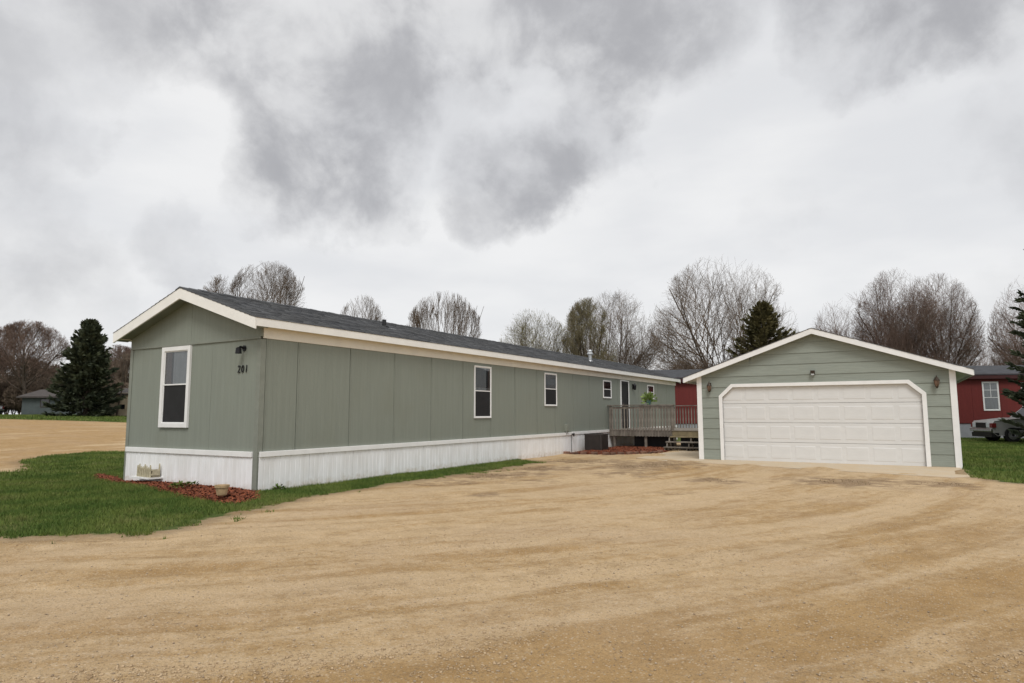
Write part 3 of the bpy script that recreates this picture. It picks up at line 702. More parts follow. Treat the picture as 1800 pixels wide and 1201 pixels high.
# entry door with storm door and white jambs
dr = MB(TS).box(18.36, 19.20, -.002, .03, .78, 2.76).build('door', M['screen'], home)
dk = MB(TS); dk.box(18.36, 18.45, -.02, -.003, .78, 2.76); dk.box(19.11, 19.20, -.02, -.003, .78, 2.76); dk.box(18.45, 19.11, -.02, -.003, 2.66, 2.76); dk.box(18.45, 19.11, -.02, -.003, 1.62, 1.70); dk.box(18.45, 19.11, -.02, -.003, .78, 1.0)
dk.build('storm_door_rail', M['dark_metal'], dr)
MB(TS).box(18.48, 18.51, -.055, -.02, 1.72, 1.84).build('handle', M['chrome'], dr)
jm = MB(TS); jm.box(18.27, 18.36, -.03, .03, .74, 2.80); jm.box(19.20, 19.29, -.03, .03, .74, 2.80); jm.box(18.36, 19.20, -.03, .03, 2.761, 2.80)
jm.build('door_frame', M['white'], home)

# roof fittings (fixed into the roof)
def roof_at(x): return zr(x)
p = at(1030, 632, 25.6)
vent = thing('roof_vent', 'galvanised furnace flue with cap on the long shingled roof', 'flue', (-1.2, 17.9, roof_at(-1.2)-.02))
MB().lathe([(.16, 0), (.15, .03), (.085, .05), (.085, .42)], 14).build('flue_pipe', M['galv'], vent, smooth=False)
MB().lathe([(.15, .40), (.16, .44), (.15, .50), (.10, .56), (.10, .62), (.135, .63), (.12, .68), (.02, .70)], 14).build('flue_cap', M['galv'], vent)
pv = thing('plumbing_vent', 'short black plumbing vent pipe near the front of the long roof', 'vent pipe', (-1.35, 4.9, roof_at(-1.35)-.02))
MB().lathe([(.13, 0), (.12, .02), (.06, .05), (.05, .20)], 12).build('pipe', M['black'], pv)
vent.scale = (.8, .8, .72)
bx('flashing', M['galv'], pv, .04, .30, -.10, .12, -.075, -.058)

# front wall lamp and number
lamp = thing('porch_lamp', 'small black downlight above the house number 201', 'wall lamp', (-.47, -.004, 2.60))
MB().lathe([(.055, 0), (.055, -.02)], 12, (0, 0, .06), 'y').build('back_plate', M['dark_metal'], lamp)
MB().tube((0, -.02, .06), (0, -.09, .085), .02).tube((0, -.09, .085), (0, -.13, .05), .02).build('arm', M['dark_metal'], lamp)
MB().lathe([(.022, .07), (.05, .05), (.06, -.05), (.05, -.05), (.04, .03)], 12, (0, -.13, 0)).build('shade', M['dark_metal'], lamp)
num = thing('house_number', 'dark house number digits 201 on the green gable end', 'house number', (-.66, -.004, 2.2))
for i, ch in enumerate('201'):
    cu = bpy.data.curves.new('digit', 'FONT'); cu.body = ch; cu.size = .20; cu.extrude = .006; cu.shear = .12; cu.resolution_u = 4; cu.offset = .0
    to = bpy.data.objects.new('digit_tmp', cu); C.objects.link(to)
    dg = bpy.context.evaluated_depsgraph_get(); me = bpy.data.meshes.new_from_object(to.evaluated_get(dg))
    C.objects.unlink(to); bpy.data.objects.remove(to)
    me.materials.clear()
    o = link('digit', me, M['dark_metal'], num, ((.02, .125, .235)[i], -.012, 0)); o.rotation_euler = (R(90), 0, 0); o.scale = (.82, 1, 1)

# utility meter and pipe on the side wall, lamp beside the door
um = thing('utility_box', 'green painted utility box on the side wall above the skirting', 'utility box', (0, 12.9, .76))
bx('box', M['green_plain'], um, .0, .11, -.09, .09, 0, .26, bevel=.01); bx('cover', M['green_plain'], um, .111, .12, -.07, .07, .03, .22); MB().tube((.05, 0, -.12), (.05, 0, .0), .02).build('conduit', M['galv'], um)
sp_ = thing('hose_spigot', 'dark hose bib poking out at the skirting joint', 'spigot', (.03, 13.33, .60))
MB().tube((0, 0, .06), (.12, 0, .06), .022).tube((.10, 0, .08), (.10, 0, -.02), .024).build('pipe', M['dark_metal'], sp_)
MB().lathe([(.045, .0), (.045, .012)], 10, (.10, 0, .09)).build('handwheel', M['dark_metal'], sp_)
dl = thing('door_lamp', 'dark wall lamp to the right of the mobile home door', 'wall lamp', (.012, 19.77, 2.42))
MB().box(0, .025, -.05, .05, .04, .26).build('back_plate', M['dark_metal'], dl)
MB().lathe([(.04, 0), (.06, .03), (.075, .2), (.03, .27), (.01, .30)], 8, (.10, 0, 0)).build('shade', M['dark_metal'], dl)

# ------------------------------------------------------------------ front mulch bed
def bed(name, label, poly, hmax, chips, seedn, zoff=0):
    P = np.array(poly); x0, y0 = P.min(0); x1, y1 = P.max(0)
    root = thing(name, label, 'flower bed', (float(P[:, 0].mean()), float(P[:, 1].mean()), 0), 0, 'mulch beds'); ox, oy = root.location[:2]
    st = .07; xs = np.arange(x0-.1, x1+.1, st); ys = np.arange(y0-.1, y1+.1, st); XX, YY = np.meshgrid(xs, ys)
    d = sdf(poly, XX, YY)+(fbm(XX*3, YY*3, seedn, 3)-.5)*.18
    ZZ = hz(XX.ravel(), YY.ravel()).reshape(XX.shape)+np.clip(d/.3, -1, 1)*.05+smooth01(d/.55)*(hmax-.05)+(fbm(XX*7, YY*7, seedn+3, 3)-.5)*.05
    ii = np.arange(XX.size).reshape(XX.shape); q = np.stack([ii[:-1, :-1], ii[:-1, 1:], ii[1:, 1:], ii[1:, :-1]], -1)
    keep = (d[:-1, :-1] > -.06) & (d[1:, 1:] > -.06) & (d[:-1, 1:] > -.06) & (d[1:, :-1] > -.06)
    link('mulch', fast_mesh('mulch', np.stack([XX-ox, YY-oy, ZZ], -1), q[keep], True), M['mulch'], root)
    n = chips; cx = rng.uniform(x0, x1, n*3); cy = rng.uniform(y0, y1, n*3); dd = sdf(poly, cx, cy)
    k = dd > -.05-.12*rng.uniform(0, 1, len(cx))**3; cx, cy, dd = cx[k][:n], cy[k][:n], dd[k][:n]; n = len(cx)
    cz = hz(cx, cy)+np.clip(dd/.3, -1, 1)*.05+smooth01(dd/.55)*(hmax-.05)+.012
    a = rng.uniform(0, 6.28, n); l = rng.uniform(.02, .055, n); w = rng.uniform(.006, .014, n); tl = rng.uniform(-.6, .6, n)*l
    u_ = np.stack([np.cos(a)*l, np.sin(a)*l, tl], -1); v_ = np.stack([-np.sin(a)*w, np.cos(a)*w, rng.uniform(-1, 1, n)*w], -1); c_ = np.stack([cx-ox, cy-oy, cz], -1); up_ = np.array((0, 0, .012))
    V = np.stack([c_-u_-v_, c_+u_-v_, c_+u_+v_, c_-u_+v_, c_+up_], 1)
    Fc = np.array([(0, 1, 4), (1, 2, 4), (2, 3, 4), (3, 0, 4)])
    tag(link('mulch_chips', fast_mesh('mulch_chips', V.reshape(-1, 3), (Fc[None]+(np.arange(n)*5)[:, None, None]).reshape(-1, 3)), M['chip'], root), kind='stuff')
    return root
bed('mulch_bed', 'red bark mulch bed along the gable end skirting', MULCH1, .10, 5000, 3)
# little picket planter on a white board, clay pot, low plant
M['planter_gap_shade'] = pmat('tan_planter_gap_shade', (.30, .26, .18, 1), .2, 20, .9, .1, 40)  # tone stands in for the shade inside the planter
pk = gnd(258, 838, .10)
pp = thing('picket_planter', 'small cream picket planter on a white board against the skirting', 'planter', (pk[0]-.02, pk[1]+.02, .118), R(-6))
for i in range(8):
    h = .26+.03*math.sin(i*1.9); x = -.27+i*.077
    MB().prism([(x-.016, -.10, .03), (x+.016, -.10, .03), (x+.016, -.10, h-.04), (x, -.10, h), (x-.016, -.10, h-.04)], [(x-.016, -.08, .03), (x+.016, -.08, .03), (x+.016, -.08, h-.04), (x, -.08, h), (x-.016, -.08, h-.04)]).build('picket', M['basket'], pp)
    if i in (0, 7): MB().prism([(x-.016, .08, .03), (x+.016, .08, .03), (x+.016, .08, h-.02), (x, .08, h+.02), (x-.016, .08, h-.02)], [(x-.016, .10, .03), (x+.016, .10, .03), (x+.016, .10, h-.02), (x, .10, h+.02), (x-.016, .10, h-.02)]).build('picket', M['basket'], pp)
MB().box(-.31, .31, -.079, -.06, .07, .10).box(-.31, .31, -.079, -.06, .16, .19).box(-.31, -.29, -.06, .079, .07, .19).box(.29, .31, -.06, .079, .07, .19).build('rail', M['basket'], pp)
bx('gap_shade_box', M['planter_gap_shade'], pp, -.285, .285, -.058, .078, .03, .17)  # added box, coloured as the shade behind the picket gaps
bx('tray', M['white'], pp, -.46, .33, -.16, .14, .0, .028)
pt = gnd(388, 866, .1)
pot = thing('clay_pot', 'tan clay flower pot standing in the red mulch', 'pot', (pt[0], pt[1], .085), 0); pot.scale = (.8, .8, .85)
MB().lathe([(.085, 0), (.10, .02), (.125, .15), (.145, .155), (.15, .20), (.13, .20), (.12, .165), (.02, .16)], 18).build('pot_body', M['terracotta'], pot, smooth=False)
def leaf_clump(name, label, cat, loc, rad, hgt, nleaf, ll, mat, stem=True):
    root = thing(name, label, cat, loc)
    a = rng.uniform(0, 6.28, nleaf); rr = rad*np.sqrt(rng.uniform(0, 1, nleaf)); zz = hgt*rng.uniform(.1, 1, nleaf)*(1-.5*(rr/rad)**2)
    c_ = np.stack([np.cos(a)*rr, np.sin(a)*rr, zz], -1); da = a+rng.normal(0, .7, nleaf); el = rng.uniform(-.2, 1.0, nleaf)
    d_ = np.stack([np.cos(da)*np.cos(el), np.sin(da)*np.cos(el), np.sin(el)], -1); l = ll*rng.uniform(.6, 1.3, nleaf)[:, None]
    s_ = np.cross(d_, np.array((0, 0, 1.))); s_ /= np.linalg.norm(s_, axis=1)[:, None]+1e-6
    V = np.stack([c_, c_+d_*l*.5+s_*l*.28, c_+d_*l, c_+d_*l*.5-s_*l*.28], 1)
    link('leaves', fast_mesh('leaves', V.reshape(-1, 3), np.arange(nleaf*4).reshape(-1, 4)), mat, root)
    if stem:
        m = MB()
        for i in range(6): q = i*1.05; m.tube((0, 0, -.03), (math.cos(q)*rad*.5, math.sin(q)*rad*.5, hgt*.7), .005, .003, 5)
        m.build('stems', M['twig_olive'], root)
    return root
lp = gnd(322, 850, .1)
leaf_clump('low_plant', 'low green sprouting plant in the red mulch', 'plant', (lp[0], lp[1], .085), .22, .07, 110, .07, M['grass'])
cp = gnd(472, 862)
leaf_clump('weed_clump', 'dark green weed clump at the white skirting by the corner post', 'plant', (.15, .40, 0), .10, .09, 90, .07, M['grass'])

# ------------------------------------------------------------------ deck
deck = thing('wooden_deck', 'weathered wooden deck with balustrade and steps at the mobile home door', 'deck', (0, 0, 0))
DX0, DX1, DY0, DY1, DZ = .06, 4.55, 16.85, 20.6, .75
nb = int((DY1-DY0)/.145)
pl = bx('plank', M['wood'], deck, DX0, DX1, 0, .138, DZ-.035, DZ); pl.location = (0, DY0-.02, 0)
for i in range(1, nb): dupe(pl, (0, DY0-.02+i*.145, 0), deck)
bx('rim_joist', M['wood'], deck, DX0, 2.62, DY0+.0, DY0+.04, DZ-.25, DZ-.037)
bx('rim_joist', M['wood_new'], deck, 2.63, DX1, DY0+.0, DY0+.04, DZ-.25, DZ-.037)
bx('rim_joist', M['wood'], deck, DX0, DX1, DY1-.04, DY1, DZ-.25, DZ-.037)
for x, y in ((.2, DY0+.05), (1.5, DY0+.05), (2.65, DY0+.05), (4.4, DY0+.05), (.2, DY1-.15), (1.5, DY1-.15), (3, DY1-.15), (4.4, DY1-.15)):
    bx('support_post', M['wood'], deck, x, x+.09, y, y+.09, -.05, DZ-.04)
for i in range(9): bx('joist', M['wood'], deck, DX0+.3+i*.5, DX0+.34+i*.5, DY0+.045, DY1-.045, DZ-.2, DZ-.037)
bal = bx('baluster', M['wood'], deck, -.019, .019, -.019, .019, -.26, .90); bal.location = (DX0+.03, DY0-.022, DZ)
x = DX0+.03+.125
while x < 2.62: dupe(bal, (x, DY0-.022, DZ), deck, rot=(0, 0, random.uniform(-.03, .03))); x += .125
x = DX0+.05
while x < DX1: dupe(bal, (x, DY1+.022, DZ), deck); x += .125
y = DY0+2.0
while y < DY1: dupe(bal, (DX1+.022, y, DZ), deck); y += .125
for (x, y) in ((DX0-.0, DY0), (2.60, DY0), (DX0, DY1-.09), (DX1-.09, DY1-.09)):
    bx('rail_post', M['wood'], deck, x, x+.088, y+.002, y+.09, DZ, DZ+.935)
bx('handrail', M['wood'], deck, -.0, 2.72, DY0-.05, DY0+.09, DZ+.94, DZ+.978, bevel=.004)
bx('sub_rail', M['wood'], deck, DX0, 2.69, DY0-.001, DY0+.037-.035, DZ+.82, DZ+.91)
bx('handrail', M['wood'], deck, .02, DX1+.05, DY1-.09, DY1+.05, DZ+.94, DZ+.978, bevel=.004)
bx('handrail', M['wood'], deck, DX1-.09, DX1+.05, DY0+1.95, DY1-.095, DZ+.94, DZ+.978, bevel=.004)
# steps
for i, (zt, y0) in enumerate(((.52, 16.52), (.34, 16.22), (.155, 15.92))):
    if i == 0: bx('step_tread', M['wood_new'], deck, 2.62, 4.30, y0, y0+.29, zt-.04, zt)
    else: bx('step_tread', M['wood'], deck, 2.55, 4.30, y0, y0+.27, zt-.04, zt)
for x in (2.58, 3.4, 4.2):
    pts = [(16.84, .02), (16.84, .50), (16.55, .48), (16.50, .30), (16.25, .30), (16.20, .115), (15.96, .115), (15.94, -.02)]
    MB().prism([(x, y, z) for y, z in pts], [(x+.04, y, z) for y, z in pts]).build('stringer', M['wood'], deck)
# added black sheets standing in for the shade below deck and steps
MB().box(.9, 2.6, 17.4, 17.46, -.02, .48).build('under_deck_shade', M['black'], deck)
MB().box(2.9, 4.5, 17.0, 17.05, -.02, .46).build('under_deck_shade', M['black'], deck)
# plant on the rail
pr_ = thing('rail_planter', 'teal pot of lime green leaves standing on the deck handrail', 'plant', (1.72, DY0+.02, DZ+.978))
M['teal'] = pmat('teal_glaze', (.08, .16, .16, 1), .1, 8, .3, 0)
MB().lathe([(.07, 0), (.10, .12), (.11, .16), (.095, .16), (.085, .13), (.01, .13)], 14).build('pot_body', M['teal'], pr_)
nleaf = 260; a = rng.uniform(0, 6.28, nleaf); e = rng.uniform(-.7, 1.4, nleaf); rr = rng.uniform(.05, .25, nleaf)
c_ = np.stack([np.cos(a)*np.cos(e)*rr*1.1, np.sin(a)*np.cos(e)*rr*.8, .20+np.sin(e)*rr], -1); d_ = c_-np.array((0, 0, .12)); d_ /= np.linalg.norm(d_, axis=1)[:, None]
s_ = np.cross(d_, rng.normal(0, 1, (nleaf, 3))); s_ /= np.linalg.norm(s_, axis=1)[:, None]
V = np.stack([c_, c_+d_*.05+s_*.03, c_+d_*.10, c_+d_*.05-s_*.03], 1)
link('leaves', fast_mesh('leaves', V.reshape(-1, 3), np.arange(nleaf*4).reshape(-1, 4)), M['leaf'], pr_)

# bed under the deck with edging stones
BED2 = [(.12, 12.75), (.75, 12.75), (1.45, 13.0), (2.1, 13.55), (2.6, 14.3), (2.85, 15.2), (2.6, 16.2), (2.5, 17.4), (.1, 17.4)]
b2 = bed('mulch_bed', 'red mulch bed under the deck edged with brick coloured stones', BED2, .07, 3000, 8)
ed = BED2[:6]; pts = []
for a, b in zip(ed[:-1], ed[1:]):
    a, b = np.array(a), np.array(b); nseg = max(1, int(np.linalg.norm(b-a)/.27))
    pts += [(a+(b-a)*i/nseg, math.atan2(b[1]-a[1], b[0]-a[0])) for i in range(nseg)]
st0 = None; ox, oy = b2.location[:2]
for (q, an) in pts:
    if st0 is None:
        st0 = bx('edging_stone', M['stone'], b2, -.115, .115, -.06, .06, -.03, .085, bevel=.015); st0.location = (q[0]-ox, q[1]-oy, 0); st0.rotation_euler = (0, 0, an)
    else: dupe(st0, (q[0]-ox+random.uniform(-.015, .015), q[1]-oy+random.uniform(-.015, .015), random.uniform(-.015, .01)), b2, scale=(random.uniform(.85, 1.05), random.uniform(.85, 1.1), random.uniform(.8, 1.1)), rot=(random.uniform(-.08, .08), random.uniform(-.08, .08), an+random.uniform(-.12, .12)))

# air conditioner
ac = thing('air_conditioner', 'dark boxy air conditioner unit beside the white skirting', 'air conditioner', (.62, 14.2, .06))
bx('pad', M['concrete'], ac, -.42, .42, -.40, .40, -.09, .0)
bx('casing', M['ac'], ac, -.33, .33, -.33, .33, .001, .56, bevel=.02)
bx('top_plate', M['ac'], ac, -.35, .35, -.35, .35, .561, .60, bevel=.012)
lv = MB()
for i in range(14):
    z = .05+i*.036
    lv.box(-.30, .30, -.345, -.331, z, z+.014); lv.box(.331, .345, -.30, .30, z, z+.014)
lv.build('louvre_grille', M['ac'], ac)
MB().lathe([(.26, .602), (.26, .612), (.2, .618), (.06, .62)], 20).build('fan_guard', M['black'], ac)

# ------------------------------------------------------------------ garage
GX, GY, GW, GD, GH, GAZ = 4.95, 11.974, 6.49, 7.3, 2.52, 3.72
gar = thing('garage', 'sage green lap sided garage with white trim and wide white door', 'garage', (GX, GY, 0), R(-.0))
gsl = (GAZ-2.575)/(GW/2); gz = lambda x: GAZ-abs(x-GW/2)*gsl
DL, DR, DT, CHX, CHZ = .71, 5.76, 2.155, .31, .29          # opening with chamfered top corners
def lap(polyfn, T, z0, z1, xl, xr, name='siding_board'):
    """board between z0 and z1; xl(z), xr(z) edge functions, breakpoints sampled"""
    zs = sorted({z0, z1} | {b for b in polyfn if z0 < b < z1})
    yf = lambda z: -.006-.015*(1-(z-z0)/(CO))
    rgt = [(xr(z), yf(z), z) for z in zs]; lft = [(xl(z), yf(z), z) for z in reversed(zs)]
    f = lft[::-1]; loop = [lft[-1]]+rgt+lft[:-1]
    back = [(x, .02, z) for x, y, z in loop]
    MB(T).prism(loop, back).build(name, M['green_lap'], gar)
CO = .305; TG = frame_T((0, 0, 0))
inv = lambda z: max(0.0, GW/2-(GAZ-.06-z)/gsl)
zi = 0.03; k = 0
while zi < GAZ-.08:
    z1 = min(zi+CO-.003, GAZ-.07); bps = {DT-CHZ, DT, GAZ-.06-gsl*GW/2}
    def el(z): return DL if z < DT-CHZ else DL+CHX*(z-(DT-CHZ))/CHZ
    def er(z): return DR if z < DT-CHZ else DR-CHX*(z-(DT-CHZ))/CHZ
    if z1 <= DT+.001 or zi < DT:
        zt = min(z1, DT)
        lap(bps, TG, zi, zt, lambda z: .0, el); lap(bps, TG, zi, zt, er, lambda z: GW)
        if z1 > DT: 
            lap(bps, TG, DT+.0005, z1, lambda z: inv(z), lambda z: GW-inv(z))
    else:
        if k == 9:
            xj = 1.52
            lap(bps, TG, zi, z1, lambda z: inv(z), lambda z: xj-.003); lap(bps, TG, zi, z1, lambda z: xj+.003, lambda z: GW-inv(z))
        else: lap(bps, TG, zi, z1, lambda z: inv(z), lambda z: GW-inv(z))
    zi += CO; k += 1
for (T, ln) in ((frame_T((GW, 0, 0), R(90)), GD), (frame_T((0, GD, 0), R(-90)), GD)):
    for i in range(8): lap(set(), T, .03+i*CO, .03+(i+1)*CO-.003, lambda z: .0, lambda z: ln)
TGB = frame_T((GW, GD, 0), R(180)); zi = .03
while zi < GAZ-.08:
    lap({GAZ-.06-gsl*GW/2}, TGB, zi, min(zi+CO-.003, GAZ-.07), lambda z: inv(z), lambda z: GW-inv(z)); zi += CO
c_ = MB(); q = [(.02, .02), (GW-.02, .02), (GW-.02, GH), (GW/2, GAZ-.1), (.02, GH)]
# wall sheathing, with the door opening left open (side and rear sheets plus front strips)
bx('wall_sheathing', M['green_plain'], gar, .021, .05, .03, GD-.03, .0, GH); bx('wall_sheathing', M['green_plain'], gar, GW-.05, GW-.021, .03, GD-.03, 0, GH)
# foundation edge
bx('foundation', M['concrete'], gar, -.02, DL-.13, -.03, .05, -.08, .026); bx('foundation', M['concrete'], gar, DR+.13, GW+.02, -.03, .05, -.08, .026)
# corner boards
bx('corner_board', M['white'], gar, -.03, .11, -.045, -.018, .0, GH+.03); bx('corner_board', M['white'], gar, GW-.11, GW+.03, -.045, -.018, .0, GH+.03)
bx('corner_board', M['white'], gar, -.03, -.0225, -.0175, .10, .0, GH); bx('corner_board', M['white'], gar, GW+.0225, GW+.03, -.0175, .10, .0, GH)
# roof
GO = .20; EO = .385
for s in (1, -1):
    xe = GW/2+s*(GW/2+EO); ze = gz(xe); xm = GW/2
    f = [(xm, -GO, GAZ+.02), (xe, -GO, ze+.02), (xe, -GO, ze-.04), (xm, -GO, GAZ-.04)]; b = [(x, GD+.2, z) for x, y, z in f]
    MB().prism(f[::-1] if s > 0 else f, b[::-1] if s > 0 else b).build('roof_deck', M['roof_dark'], gar)
    for ya, yb in ((-GO-.03, -GO-.002), (GD+.202, GD+.23)):
        q = [(xm, GAZ+.022), (xe, ze+.022), (xe, ze-.125), (xm, GAZ-.13)]
        f = [(x, ya, z) for x, z in q]; b = [(x, yb, z) for x, z in q]
        MB().prism(f[::-1] if s > 0 else f, b[::-1] if s > 0 else b).build('rake_board', M['white'], gar)
    bx('fascia_board', M['white'], gar, min(xe, xe+s*.02), max(xe, xe+s*.02), -GO, GD+.2, ze-.12, ze+.018)
    q = [(xm, GAZ-.045), (xe, ze-.045), (xe, ze-.06), (xm, GAZ-.06)]
    f = [(x, -GO+.002, z) for x, z in q]; b = [(x, -.022, z) for x, z in q]
    MB().prism(f[::-1] if s > 0 else f, b[::-1] if s > 0 else b).build('soffit', M['white'], gar)
    xw = GW/2+s*(GW/2+.035); q = [(xw, gz(xw)-.045), (xe, ze-.045), (xe, ze-.06), (xw, gz(xw)-.06)]
    f = [(x, -.018, z) for x, z in q]; b = [(x, GD+.19, z) for x, z in q]
    MB().prism(f[::-1] if s > 0 else f, b[::-1] if s > 0 else b).build('soffit', M['white'], gar)
    Sv = np.array((-s*1.0, 0, gsl)); Sv /= np.linalg.norm(Sv); Nv = np.array((s*gsl, 0, 1.0)); Nv /= np.linalg.norm(Nv)
    xo = xe+s*.03
    shingles('roof_shingles', gar, np.array((xo, -GO-.045, gz(xo)+.03)), np.array((0, 1., 0)), Sv, Nv, GD+.2+GO+.09, math.hypot(xe-xm+s*.03, (abs(xe-xm)+.03)*gsl), mat=M['shingles'])
# door trim following the chamfer
pts_o = [(DL-.10, 0.0), (DL-.10, DT-CHZ+.04), (DL+CHX-.045, DT+.095), (DR-CHX+.045, DT+.095), (DR+.10, DT-CHZ+.04), (DR+.10, 0.0)]
pts_i = [(DL, 0.0), (DL, DT-CHZ), (DL+CHX, DT), (DR-CHX, DT), (DR, DT-CHZ), (DR, 0.0)]
for i in range(5):
    q = [pts_i[i], pts_o[i], pts_o[i+1], pts_i[i+1]]
    MB().prism([(x, -.045, z) for x, z in q], [(x, .03, z) for x, z in q]).build('door_trim', M['white'], gar)
# door: four sections, eight raised panels each
door = bx('garage_door', M['door_white'], gar, DL-.08, DR+.08, .075, .09, .01, DT+.06)
sh = (DT+.06)/4
for i in range(4):
    z0 = .012+i*sh
    sec = bx('door_section', M['door_white'], gar, DL-.08, DR+.08, .045, .074, z0, z0+sh-.010, bevel=.005)
    pw = (DR-DL+.10)/8; p0 = None
    for j in range(8):
        x0 = DL-.05+j*pw; 
        if p0 is None:
            a0, a1, b0, b1 = .045, pw-.045, .085, sh-.09
            f = [(a0+.03, .012, b0+.025), (a1-.03, .012, b0+.025), (a1-.03, .012, b1-.025), (a0+.03, .012, b1-.025)]; bq = [(a0, .02, b0), (a1, .02, b0), (a1, .02, b1), (a0, .02, b1)]
            p0 = MB().prism(f, bq).build('raised_panel', M['door_white'], sec); p0.location = (x0, .027, z0)
        else: dupe(p0, (x0, .027, z0), sec)
bx('weather_strip', M['black'], gar, DL-.02, DR+.02, .05, .085, -.012, .011)
# lanterns and sensor lamp
def lantern(x, label):
    t = thing('wall_lantern', label, 'wall lamp', (GX+x, GY-.021, 2.05), 0, 'carriage lanterns on the garage front')
    MB().box(-.035, .035, -.02, .0, .03, .25).build('back_plate', M['bronze'], t)
    MB().tube((0, -.02, .20), (0, -.10, .24), .012).build('arm', M['bronze'], t)
    MB().lathe([(.012, -.04), (.035, 0), (.04, .01)], 8, (0, -.11, 0)).build('finial', M['bronze'], t)
    MB().lathe([(.035, .01), (.06, .08), (.065, .16)], 8, (0, -.11, 0)).build('glass', M['lamp_glass'], t)
    MB().lathe([(.075, .16), (.07, .175), (.03, .235), (.012, .26), (.012, .29)], 8, (0, -.11, 0)).build('cap', M['bronze'], t)
    m = MB()
    for k in range(4):
        a = k*math.pi/2+.4; m.tube((math.cos(a)*.037, -.11+math.sin(a)*.037, .01), (math.cos(a)*.067, -.11+math.sin(a)*.067, .16), .006, .006, 5)
    m.build('cage_bar', M['bronze'], t)
lantern(.36, 'bronze carriage lantern on the garage wall next to the deck'); lantern(6.10, 'bronze carriage lantern on the garage wall next to the right lawn')
sl = thing('sensor_lamp', 'small dark floodlight centred above the garage door', 'wall lamp', (GX+3.21, GY-.021, 2.47))
MB().box(-.05, .05, -.03, 0, -.02, .10).build('back_plate', M['bronze'], sl)
MB().box(-.055, .055, -.12, -.031, .02, .10).build('housing', M['bronze'], sl); MB().box(-.04, .04, -.10, -.04, -.03, .019).build('lens', M['lamp_clear'], sl)

# ------------------------------------------------------------------ red mobile home behind
A_ = at(1200, 727, 37.9); B_ = at(1690, 727, 35.6); rz_red = math.atan2(B_[1]-A_[1], B_[0]-A_[0])
dirr = np.array([math.cos(rz_red), math.sin(rz_red)]); o_ = A_[:2]-dirr*1.6
red = thing('red_mobile_home', 'dark red mobile home with pale grey skirting behind the garage', 'mobile home', (o_[0], o_[1], 0), rz_red)
RLn, RW = 21.0, 4.3
bx('wall_core', M['maroon'], red, .04, RLn-.04, .04, RW, .0, 3.3)
nn = 15
for i in range(nn): bx('wall_panel', M['red_panel'], red, RLn*i/nn+.004, RLn*(i+1)/nn-.004, 0, .039, .80, 3.16)
for i in range(nn): bx('skirt_panel', M['grey_skirt'], red, RLn*i/nn+.003, RLn*(i+1)/nn-.003, .006, .039, -.05, .76)
bx('belt_trim', M['maroon'], red, 0, RLn, -.02, .039, .762, .80)
bx('fascia_board', M['maroon'], red, -.2, RLn+.2, -.24, -.20, 3.16, 3.42)
bx('soffit', M['maroon'], red, -.2, RLn+.2, -.199, .04, 3.161, 3.19)
f = [(-.2, -.26, 3.40), (-.2, RW/2, 4.02), (-.2, RW+.26, 3.40), (-.2, RW+.26, 3.36), (-.2, -.26, 3.36)]
MB().prism([(x, y, z) for x, y, z in f], [(RLn+.2, y, z) for x, y, z in f]).build('roof', M['roof_dark'], red)
for px in (1740,):
    w0 = at(1727, 700, 35.4); xl = float((w0[:2]-o_)@dirr)
    window(red, frame_T((xl, -.002, 1.46)), .80, 1.55, .05, .45, [(0, 1, 'l', 'curtain')], muntin=True, lower='glass')
window(red, frame_T((5.5, -.002, 1.46)), .80, 1.5, .05, .45, None, muntin=True)
window(red, frame_T((19.2, -.002, 1.46)), .80, 1.5, .05, .45, None, muntin=True)

